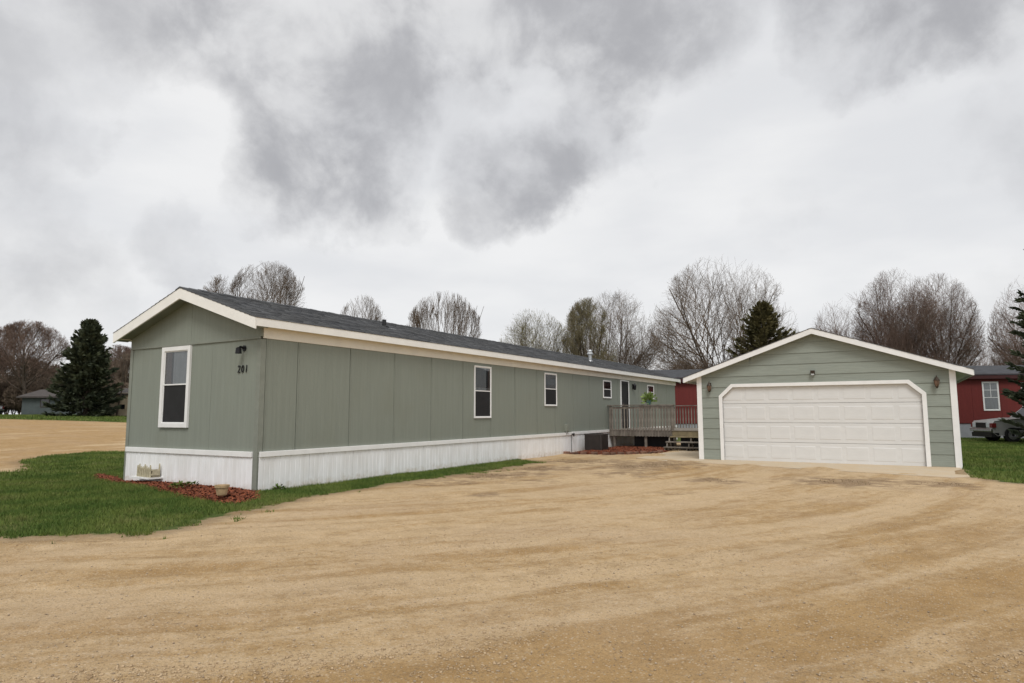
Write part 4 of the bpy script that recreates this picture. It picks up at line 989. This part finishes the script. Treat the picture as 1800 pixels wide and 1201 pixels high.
# ------------------------------------------------------------------ cars
def make_car(name, label, loc, rz, paint):
    """front faces local -x"""
    t = thing(name, label, 'car', loc, rz, 'parked cars'); Lc, hw = 4.6, .88
    prof = [(0.05, .45), (.0, .62), (.03, .86), (.12, .98), (1.15, 1.10), (1.25, 1.12), (4.45, 1.12), (4.58, .95), (4.6, .5), (4.45, .34), (.2, .30)]
    def slab(pf, y0, y1, ins): 
        return MB().prism([(x, y0, z) for x, z in pf], [(x, y1, z) for x, z in pf])
    bodym = MB(); n = len(prof)
    rings = [(-hw+.06, .96), (-hw, 1.0), (hw, 1.0), (hw-.06, .96)]; vs = []
    for y, s in rings: vs += [(2.3+(x-2.3)*(.985 if s < 1 else 1), y, .7+(z-.7)*s) for x, z in prof]
    fs = [tuple(range(n)), tuple(range(4*n-1, 3*n-1, -1))]
    for r in range(3): fs += [(r*n+i, (r+1)*n+i, (r+1)*n+(i+1) % n, r*n+(i+1) % n) for i in range(n)]
    bodym.add(vs, fs).build('body', M[paint], t, bevel=.025)
    ch = [(1.65, 1.121), (2.25, 1.66), (2.45, 1.70), (4.15, 1.68), (4.42, 1.122)]
    c1 = [(x, -hw+.05 if z < 1.3 else -hw+.2, z) for x, z in ch]; c2 = [(x, -y, z) for x, y, z in c1]
    MB().prism(c1, c2).build('cabin', M[paint], t, bevel=.02)
    for s in (-1, 1):
        y = lambda z: s*(hw-.05+.004-(z-1.12)/(1.68-1.12)*.15)
        for q in ([(1.92, 1.2), (2.85, 1.2), (2.85, 1.58), (2.34, 1.58)], [(2.95, 1.2), (3.85, 1.2), (3.85, 1.58), (2.95, 1.58)]):
            MB().prism([(a, y(z), z) for a, z in q], [(a, y(z)-s*.03, z) for a, z in q]).build('side_window', M['carglass'], t)
    MB().prism([(1.70, -.68, 1.185), (1.70, .68, 1.185), (2.19, .58, 1.622), (2.19, -.58, 1.622)], [(1.75, -.68, 1.16), (1.75, .68, 1.16), (2.24, .58, 1.60), (2.24, -.58, 1.60)]).build('windscreen', M['carglass'], t)
    bx('grille', M['black'], t, -.03, .02, -.42, .42, .66, .90); bx('bumper', M['chrome'], t, -.09, .05, -hw-.01, hw+.01, .50, .62, bevel=.02)
    bx('valance', M['black'], t, -.02, .3, -hw+.05, hw-.05, .24, .44)
    for s in (-1, 1):
        a, b = sorted((s*.44, s*.70)); bx('headlight', M['lamp_clear'], t, -.035, .03, a, b, .68, .88, bevel=.01)
        a, b = sorted((s*.705, s*(hw+.012))); bx('turn_signal', M['lamp_red'], t, -.02, .18, a, b, .68, .88, bevel=.01)
    bx('rub_strip', M['black'], t, .9, 3.3, -hw-.012, -hw-.001, .58, .66); bx('rub_strip', M['black'], t, .9, 3.3, hw+.001, hw+.012, .58, .66)
    for x in (.85, 3.65):
        for s in (-1, 1):
            yc = s*(hw-.10)
            wh = MB().lathe([(.20, -.10), (.33, -.10), (.345, -.07), (.345, .07), (.33, .10), (.20, .10)], 22, (x, yc, .345), 'y').build('wheel', M['tyre'], t)
            MB().lathe([(.02, -.08), (.10, -.105), (.205, -.10), (.205, .10), (.10, .105), (.02, .08)], 18, (x, yc+s*.008, .345), 'y').build('rim', M['rim'], wh)
    return t
c = at(1758, 776, 31.2)
make_car('parked_car', 'silver car with dark grille parked between the red home and the spruce', (13.45, 29.85, 0.0), R(22), 'silver')
lc = at(-4, 724, 64)
make_car('parked_car', 'dark car parked by the distant grey green house', (lc[0]-2, lc[1]+.5, float(terrain(np.array([lc[0]]), 0)[0])), R(200), 'darkcar')

# ------------------------------------------------------------------ distant houses on the left
def cottage(name, label, u0, u1, D, wallh, roofh, wall, roof, wins, depth=6.0, door=None, ov=.35):
    a, b = at(u0, 727, D), at(u1, 727, D); wid = float(np.linalg.norm((b-a)[:2])); z = float(terrain(np.array([a[0]]), 0)[0])-.1
    t = thing(name, label, 'house', (a[0], a[1], z), R(YAW), 'distant houses')
    bx('wall', M[wall], t, 0, wid, 0, depth, 0, wallh)
    f = [(-ov, -ov, wallh-.06), (-ov, depth/2, wallh+roofh), (-ov, depth+ov, wallh-.06), (-ov, depth+ov, wallh-.2), (-ov, -ov, wallh-.2)]
    rf = MB().prism(f, [(wid+ov, y, q) for x, y, q in f]).build('roof', M[roof], t)
    bx('fascia_board', M[roof], rf, -ov, wid+ov, -ov-.03, -ov-.002, wallh-.2, wallh-.05)
    for (x, zz, w, h) in wins:
        wn = bx('window', M['carglass'], t, x, x+w, -.012, .0, zz, zz+h)
        m = MB(); m.box(x-.06, x, -.03, 0, zz-.06, zz+h+.06).box(x+w, x+w+.06, -.03, 0, zz-.06, zz+h+.06).box(x, x+w, -.03, 0, zz-.06, zz).box(x, x+w, -.03, 0, zz+h, zz+h+.06).build('frame', M['roof_brown' if wall == 'greygreen_wall' else 'tan_wall'], wn)
    if door: bx('door', M['maroon'], t, door, door+.9, -.02, 0, .05, 2.05)
    return t
cottage('distant_house', 'grey green low house half hidden by the left spruce', 36, 150, 66, 2.05, .75, 'greygreen_wall', 'roof_brown', [(1.9, .95, .8, .75), (4.6, .95, .9, .75)], door=None)
cottage('distant_house', 'tan house with one dark window between spruce and mobile home', 184, 262, 61, 2.25, .55, 'tan_wall', 'roof_brown', [(1.16, .75, .62, .42), (3.2, .75, .6, .4)], ov=.12)

# ------------------------------------------------------------------ trees
def tube_arrays(P, Rr, ns):
    n, K, _ = P.shape
    T = np.gradient(P, axis=1); T /= np.linalg.norm(T, axis=2, keepdims=True)+1e-9
    ref = np.where(np.abs(T[:, :1, 2:3]) < .9, np.array([0, 0, 1.]), np.array([1., 0, 0])); ref = np.broadcast_to(ref, T.shape)
    U_ = np.cross(T, ref); U_ /= np.linalg.norm(U_, axis=2, keepdims=True)+1e-9; V_ = np.cross(T, U_)
    a = np.arange(ns)*2*np.pi/ns
    vs = P[:, :, None]+(U_[:, :, None]*np.cos(a)[:, None]+V_[:, :, None]*np.sin(a)[:, None])*Rr[:, :, None, None]
    idx = np.arange(n*K*ns).reshape(n, K, ns)
    q = np.stack([idx[:, :-1], np.roll(idx, -1, 2)[:, :-1], np.roll(idx, -1, 2)[:, 1:], idx[:, 1:]], -1).reshape(-1, 4)
    return vs.reshape(-1, 3), q
def cat(parts):
    V, Fq, o = [], [], 0
    for v, f in parts: V.append(v); Fq.append(f+o); o += len(v)
    return np.concatenate(V), np.concatenate(Fq)
def norm(v): return v/(np.linalg.norm(v, axis=-1, keepdims=True)+1e-9)
def exit_len(p, d, c, e):
    q = (p-c)/e; w = d/e; A = (w*w).sum(-1); B = 2*(q*w).sum(-1); Cc = (q*q).sum(-1)-1
    disc = np.maximum(B*B-4*A*Cc, 0); return np.maximum((-B+np.sqrt(disc))/(2*A), .05)
def bare_tree(seed, H, Wd, stems=1, zbase=.12, nl=(11, 9, 8, 5), spread=(38, 38, 36, 40), up=(.10, .12, .10, .06), trunk_r=.22, crown_c=.58, twig_r=.010, trunk_top=.75, wander=.10, lean=.10):
    g = np.random.default_rng(seed); c = np.array([0, 0, H*crown_c]); e = np.array([Wd/2, Wd/2, H*(1-crown_c)*1.0])
    K = 7; P = np.zeros((stems, K, 3)); Rr = np.zeros((stems, K))
    for s in range(stems):
        az = 2*np.pi*s/stems+g.uniform(-.4, .4); ln = lean*g.uniform(.6, 1.3) if stems > 1 else lean*.2
        top = H*trunk_top*g.uniform(.85, 1.1); d = np.array([math.cos(az)*ln, math.sin(az)*ln, 1]); p = np.array([math.cos(az), math.sin(az), 0])*(.12 if stems > 1 else 0); p[2] = -.2
        for k in range(K):
            P[s, k] = p; Rr[s, k] = trunk_r*(1-.82*k/(K-1))*(1.25 if k == 0 else 1); d = d+g.normal(0, .05, 3); d[2] = max(d[2], .7); p = p+norm(d)*top/(K-1)
    levels = [(P, Rr)]
    for li, m in enumerate(nl):
        Pp, Rp = levels[-1]; n, Kp, _ = Pp.shape
        if li == 0: m = max(3, m//stems+2)
        lo = zbase if li == 0 else (.25 if li == 1 else .12)
        t = (lo+(1-lo)*((np.arange(m)+g.uniform(0, 1, (n, m)))/m)); t = np.clip(t, 0, .995)
        fi = t*(Kp-1); i0 = np.clip(fi.astype(int), 0, Kp-2); fr = (fi-i0)[..., None]
        rows = np.arange(n)[:, None]
        p = Pp[rows, i0]*(1-fr)+Pp[rows, i0+1]*fr; tan = norm(Pp[rows, i0+1]-Pp[rows, i0]); r0 = Rp[rows, i0]*(1-fr[..., 0])+Rp[rows, i0+1]*fr[..., 0]
        plen = np.linalg.norm(np.diff(Pp, axis=1), axis=2).sum(1)[:, None]
        ang = np.radians(spread[li])*g.uniform(.55, 1.35, (n, m))
        if li == 0: ang = (ang*(1.15-.55*t)) if trunk_top > .5 else np.radians(spread[0])*(1.3*np.sqrt(((np.arange(m)*.618+g.uniform(0, .3, (n, m))) % 1.0))+.08)
        az = g.uniform(0, 2*np.pi, (n, m))+np.arange(m)*2.4
        ref = np.where(np.abs(tan[..., 2:3]) < .95, np.array([0, 0, 1.]), np.array([1., 0, 0])); u_ = norm(np.cross(tan, ref)); v_ = np.cross(tan, u_)
        d = norm(tan*np.cos(ang)[..., None]+(u_*np.cos(az)[..., None]+v_*np.sin(az)[..., None])*np.sin(ang)[..., None])
        ex = exit_len(p, norm(d+np.array([0, 0, up[li]*1.5])), c, e)
        if li == 0: ln = ex*g.uniform(.84, 1.0, (n, m))
        else: ln = np.minimum(ex*g.uniform(.72, 1.05, (n, m)), plen*(.68-.30*t)*g.uniform(.7, 1.3, (n, m)))
        ln = np.maximum(ln, .24*g.uniform(.4, 1.6, (n, m)))
        kp = (ex > (.9 if li == 0 else .55)*g.uniform(.3, 1.3, (n, m))).ravel()
        if li == 0: kp[:] = True if kp.sum() < 3 else kp
        p, d, ln, r0 = p.reshape(-1, 3)[kp], d.reshape(-1, 3)[kp], ln.ravel()[kp], r0.ravel()[kp]; N = len(ln)
        Kc = (7, 5, 4, 3)[li]; Pc = np.zeros((N, Kc, 3)); cur = p.copy()
        for k in range(Kc):
            Pc[:, k] = cur; d = norm(d+np.array([0, 0, up[li]])+g.normal(0, wander, (N, 3))); cur = cur+d*(ln/(Kc-1))[:, None]
        rb = np.maximum(np.minimum(r0*.62, .012*ln+.006+.0*r0), twig_r); Rc = np.maximum(rb[:, None]*np.linspace(1, .35, Kc)[None], twig_r*.8)
        levels.append((Pc, Rc))
    trunk = cat([tube_arrays(*levels[0], 8), tube_arrays(*levels[1], 5)])
    crown = cat([tube_arrays(*levels[2], 4), tube_arrays(*levels[3], 3)]+([tube_arrays(*levels[4], 3)] if len(levels) > 4 else []))
    tips = levels[-1][0].reshape(-1, 3)
    return trunk, crown, tips
def buds(tips, count, size, seed):
    g = np.random.default_rng(seed); c = tips[g.integers(0, len(tips), count)]+g.normal(0, .06, (count, 3))
    d = norm(g.normal(0, 1, (count, 3))); s = norm(np.cross(d, g.normal(0, 1, (count, 3)))); l = size*g.uniform(.5, 1.3, (count, 1))
    V = np.stack([c-d*l, c+s*l*.6, c+d*l, c-s*l*.6], 1); return V.reshape(-1, 3), np.arange(count*4).reshape(-1, 4)
def place_tree(spec, name, label, loc, rz, twig='twig', bud=None, group=None, scale=1.0, cache={}):
    t = thing(name, label, 'tree', loc, rz, group)
    trunk, crown, tips = spec
    key = id(spec)
    if key not in cache:
        cache[key] = (fast_mesh('trunk', *trunk, True), fast_mesh('crown', *crown), fast_mesh('buds', *buds(tips, bud[0], bud[1], 5)) if bud else None)
        cache[key][0].materials.append(M['bark']); cache[key][1].materials.append(M[twig])
        if bud: cache[key][2].materials.append(M[bud[2]])
    for nm, me in zip(('trunk', 'crown', 'buds'), cache[key]):
        if me is not None:
            o = bpy.data.objects.new(nm, me); C.objects.link(o); o.parent = t
    t.scale = (scale,)*3
    return t
def tz(x, y): return float(terrain(np.array([x]), 0)[0])
def tree_at(spec, u, D, label, name='bare_tree', rz=0.0, **kw):
    kw.setdefault('group', {'bare_tree': 'bare trees around the homes', 'budding_tree': 'budding trees behind the long home', 'bare_shrub': 'thicket shrubs behind the homes'}[name])
    q = at(u, 727, D); return place_tree(spec, name, label, (q[0], q[1], tz(q[0], q[1])-.1), rz, **kw)
# H in metres from the pixel height at that distance
t_round = bare_tree(11, 14.2, 11.6, 1, .45, (26, 12, 9, 5), (58, 36, 38, 44), (.03, .07, .07, .05), .30, .52, .006, .30, .05, .1)
tree_at(t_round, 1272, 52, 'largest round crowned bare tree behind the small olive conifer', bud=(6000, .024, 'bud_brown'))
t_fan = bare_tree(21, 12.6, 8.2, 7, .10, (20, 7, 6, 3), (24, 20, 20, 24), (.10, .16, .16, .12), .08, .56, .009, .9, .04, .26)
tree_at(t_fan, 778, 60, 'fan shaped bare tree with upright bare shoots above the roof')
t_small = bare_tree(31, 13.0, 5.6, 5, .3, (14, 7, 7, 3), (28, 26, 26, 28), (.10, .14, .12, .1), .10, .68, .008, .8, .05, .16)
tree_at(t_small, 633, 64, 'small bare tree next to the front vent pipe', scale=.97)
t_left = bare_tree(41, 15.0, 7.6, 3, .3, (14, 9, 8, 5), (36, 34, 34, 36), (.06, .12, .12, .08), .16, .66, .0075, .8, .09, .14)
tree_at(t_left, 462, 60, 'wide bare tree rising above the front of the shingled roof')
t_left2 = bare_tree(43, 13.6, 5.4, 2, .3, (12, 8, 8, 5), (38, 36, 34, 36), (.06, .12, .12, .08), .15, .68, .0075, .8, .09, .14)
tree_at(t_left2, 385, 63, 'narrow bare tree touching the ridge end of the shingled roof', scale=1.05)
t_yel = bare_tree(51, 10.6, 6.6, 2, .3, (26, 10, 9, 5), (50, 36, 36, 40), (.05, .10, .10, .08), .15, .58, .006, .38, .05, .14)
tree_at(t_yel, 938, 55, 'rounded tree with pale yellow green buds above the long roof', 'budding_tree', twig='twig_olive', bud=(16000, .036, 'bud'))
t_ol = bare_tree(53, 11.0, 4.8, 5, .05, (16, 9, 9, 6), (34, 32, 32, 36), (.06, .12, .12, .10), .12, .54, .0075, .85, .06, .14)
tree_at(t_ol, 1035, 53, 'dense olive budding tree left of the galvanised flue', 'budding_tree', twig='twig_olive', bud=(13000, .036, 'bud_dark'))
t_mid = bare_tree(61, 13.2, 8.8, 2, .35, (30, 10, 9, 5), (52, 36, 38, 42), (.04, .08, .08, .06), .20, .54, .006, .32, .05, .12)
tree_at(t_mid, 1085, 61, 'bare grey tree overlapping the olive budding tree', bud=(6000, .024, 'bud_brown'))
# right hand group
t_r1 = bare_tree(71, 13.0, 8.4, 2, .35, (28, 10, 9, 5), (54, 36, 38, 42), (.04, .09, .09, .07), .18, .55, .006, .35, .05, .15)
t_r2 = bare_tree(73, 14.0, 7.6, 3, .30, (33, 10, 9, 5), (48, 36, 38, 42), (.05, .10, .10, .07), .17, .56, .006, .42, .05, .16)
tree_at(t_r1, 1510, 57, 'reddish bare tree at the garage ridge end of the right group', twig='twig_red', scale=.95)
tree_at(t_r2, 1588, 56, 'tall reddish bare tree in the middle of the right group', twig='twig_red', rz=1.2)
tree_at(t_r2, 1655, 58, 'reddish bare tree closest to the spruce in the right group', rz=3.4, twig='twig_red', scale=1.0)
tree_at(t_r1, 1705, 62, 'thin low bare tree above the red home roof', rz=2.2, twig='twig_red', scale=.74)
tree_at(t_r1, 1862, 44, 'bare tree spreading behind the right hand spruce', rz=1.0, scale=.88)
# shrubs low behind the homes
t_bush = bare_tree(81, 4.6, 5.2, 8, .05, (20, 7, 6, 5), (40, 36, 36, 38), (.06, .10, .10, .06), .05, .45, .0055, .8, .08, .3)
for u, D, s, lab in ((1225, 50, 1.25, 'brown thicket shrub at the foot of the round bare tree'), (1000, 52, 1.3, 'brown thicket shrub between the two budding trees'), (1150, 56, 1.15, 'brown thicket shrub above the far end of the roof'), (1322, 50, 1.35, 'brown thicket shrub under the olive conifer')):
    tree_at(t_bush, u, D, lab, 'bare_shrub', rz=u*.1, scale=s)
# left background
t_lb = bare_tree(91, 11.8, 9.0, 1, .30, (15, 10, 9, 6), (48, 40, 38, 40), (.04, .10, .10, .06), .32, .60, .011, .7, .10, .1)
tree_at(t_lb, 42, 74, 'broad bare tree behind the grey green house', twig='twig_red', scale=.93)
tree_at(t_lb, -45, 74, 'bare tree standing behind the dark parked car', rz=2.4, twig='twig_red', scale=.92)
tree_at(t_lb, 200, 92, 'dim bare tree behind the tan house', rz=4.0, twig='twig_red', scale=.85)
t_slim = bare_tree(95, 6.5, 2.4, 1, .5, (7, 4, 3, 3), (30, 34, 34, 38), (.06, .1, .1, .06), .09, .66, .008, .9, .08, .1)
tree_at(t_slim, 204, 60, 'slender bare tree standing in front of the tan house')

def far_woods():
    parts = []; g = np.random.default_rng(5)
    tr, cr, _ = bare_tree(101, 9.0, 6.5, 5, .06, (14, 8, 6, 5), (42, 38, 36, 38), (.05, .10, .10, .06), .10, .48, .028, .8, .09, .25)
    for (u, D, s) in [(u, g.uniform(84, 98), g.uniform(.62, .95)) for u in range(-120, 250, 26)]+[(u, g.uniform(78, 84), g.uniform(.34, .5)) for u in range(-110, 250, 22)]+[(u, g.uniform(90, 110), g.uniform(.55, .8)) for u in range(1640, 1900, 32)]:
        q = at(u, 727, D); a = g.uniform(0, 6.28); ca, sa = math.cos(a), math.sin(a)
        for v, f in (tr, cr):
            w = v*s; parts.append((np.stack([w[:, 0]*ca-w[:, 1]*sa+q[0], w[:, 0]*sa+w[:, 1]*ca+q[1], w[:, 2]+tz(q[0], 0)], -1), f))
    fb = bare_tree(83, 4.6, 5.2, 8, .03, (20, 7, 6, 5), (44, 40, 40, 42), (.04, .08, .08, .05), .06, .40, .030, .8, .08, .3)
    for u in list(range(-130, 110, 9))+list(range(185, 250, 11)):
        q = at(u, 727, g.uniform(75, 81)); a = g.uniform(0, 6.28); ca, sa = math.cos(a), math.sin(a); w = fb[1][0]*g.uniform(.6, .95)
        parts.append((np.stack([w[:, 0]*ca-w[:, 1]*sa+q[0], w[:, 0]*sa+w[:, 1]*ca+q[1], w[:, 2]+tz(q[0], 0)-.2], -1), fb[1][1]))
    V, Fq = cat(parts); tag(link('far_woods', fast_mesh('far_woods', V, Fq), M['twig']), 'dim brown leafless woods beyond the distant houses', 'woods', None, 'stuff')
far_woods()

def conifer(seed, H, Wd, nb=420, per=46, droop=.25, zb=.03, spray=.30, power=.85, ragged=.25):
    g = np.random.default_rng(seed)
    t = g.uniform(0, 1, nb)**.78; t[:12] = np.linspace(.93, .995, 12); z = H*(zb+(1-zb)*t); az = g.uniform(0, 2*np.pi, nb)
    ln = Wd/2*((1-t)**power+.03)*(1+ragged*g.uniform(-1, .9, nb)); el = np.radians(-8+55*t**2+g.normal(0, 6, nb))
    d0 = np.stack([np.cos(az)*np.cos(el), np.sin(az)*np.cos(el), np.sin(el)], -1)
    Pb = np.zeros((nb, 5, 3))
    for k in range(5):
        s = k/4; Pb[:, k] = d0*(ln*s)[:, None]; Pb[:, k, 2] += z-droop*ln*s*(1-s)*1.4+.10*ln*s**3
    Rb = np.maximum(.012+.01*ln[:, None]*np.linspace(1, .1, 5)[None], .008)
    cntr = np.maximum(10, (per*np.sqrt(ln/(Wd/2))).astype(int)); V = []
    bi = np.repeat(np.arange(nb), cntr); N = len(bi); s = g.uniform(.12, 1.02, N)**.75; fi = np.clip(s*4, 0, 3.999); i0 = fi.astype(int); fr = (fi-i0)[:, None]
    p = Pb[bi, i0]*(1-fr)+Pb[bi, i0+1]*fr; tan = norm(Pb[bi, i0+1]-Pb[bi, i0]); side = norm(np.cross(tan, np.array([0, 0, 1.])))
    sg = np.where(g.uniform(0, 1, N) < .5, -1., 1.)[:, None]; d = norm(tan*g.uniform(.5, 1.2, (N, 1))+side*sg*g.uniform(.1, 1.0, (N, 1))+np.array([0, 0, 1.])*g.normal(-.12, .28, (N, 1)))
    l = (spray*g.uniform(.6, 1.3, N)*(.55+.45*np.sqrt(ln[bi]/(Wd/2))))[:, None]; w = norm(np.cross(d, g.normal(0, 1, (N, 3))))*l*.17
    A = np.stack([p, p+d*l*.45+w, p+d*l, p+d*l*.45-w], 1); w2 = np.cross(d, norm(w))*l*.17
    B = np.stack([p, p+d*l*.45+w2, p+d*l, p+d*l*.45-w2], 1)
    V = np.concatenate([A, B]).reshape(-1, 3)
    K = 6; Pt = np.zeros((1, K, 3)); Pt[0, :, 2] = np.linspace(-.2, H*.99, K); Rt = np.linspace(.02*H, .004*H, K)[None]
    return cat([tube_arrays(Pt, Rt, 9), tube_arrays(Pb, Rb, 4)]), (V, np.arange(len(V)).reshape(-1, 4))
def place_conifer(spec, name, label, loc, rz, mat):
    t = thing(name, label, 'tree', loc, rz, 'evergreen conifers')
    link('trunk', fast_mesh('trunk', *spec[0], True), M['bark'], t); link('crown', fast_mesh('crown', *spec[1]), M[mat], t); return t
q = at(148, 727, 58); place_conifer(conifer(3, 8.5, 4.6, 520, 70, .30, .02, .42, .64, .42), 'spruce_tree', 'dark broad spruce in front of the grey green house', (q[0], q[1], tz(q[0], 0)-.1), 0, 'needle')
q = at(1347, 727, 46); place_conifer(conifer(5, 9.0, 6.8, 480, 60, .22, .03, .38, .80, .42), 'conifer_tree', 'olive green conifer poking up behind the garage roof', (q[0], q[1], 0), 1.0, 'needle_olive')
q = at(1938, 727, 27); place_conifer(conifer(9, 13.0, 5.6, 900, 100, .30, .02, .30, .66, .28), 'spruce_tree', 'dark spruce in front of the parked silver car', (q[0], q[1], 0), 2.0, 'needle')
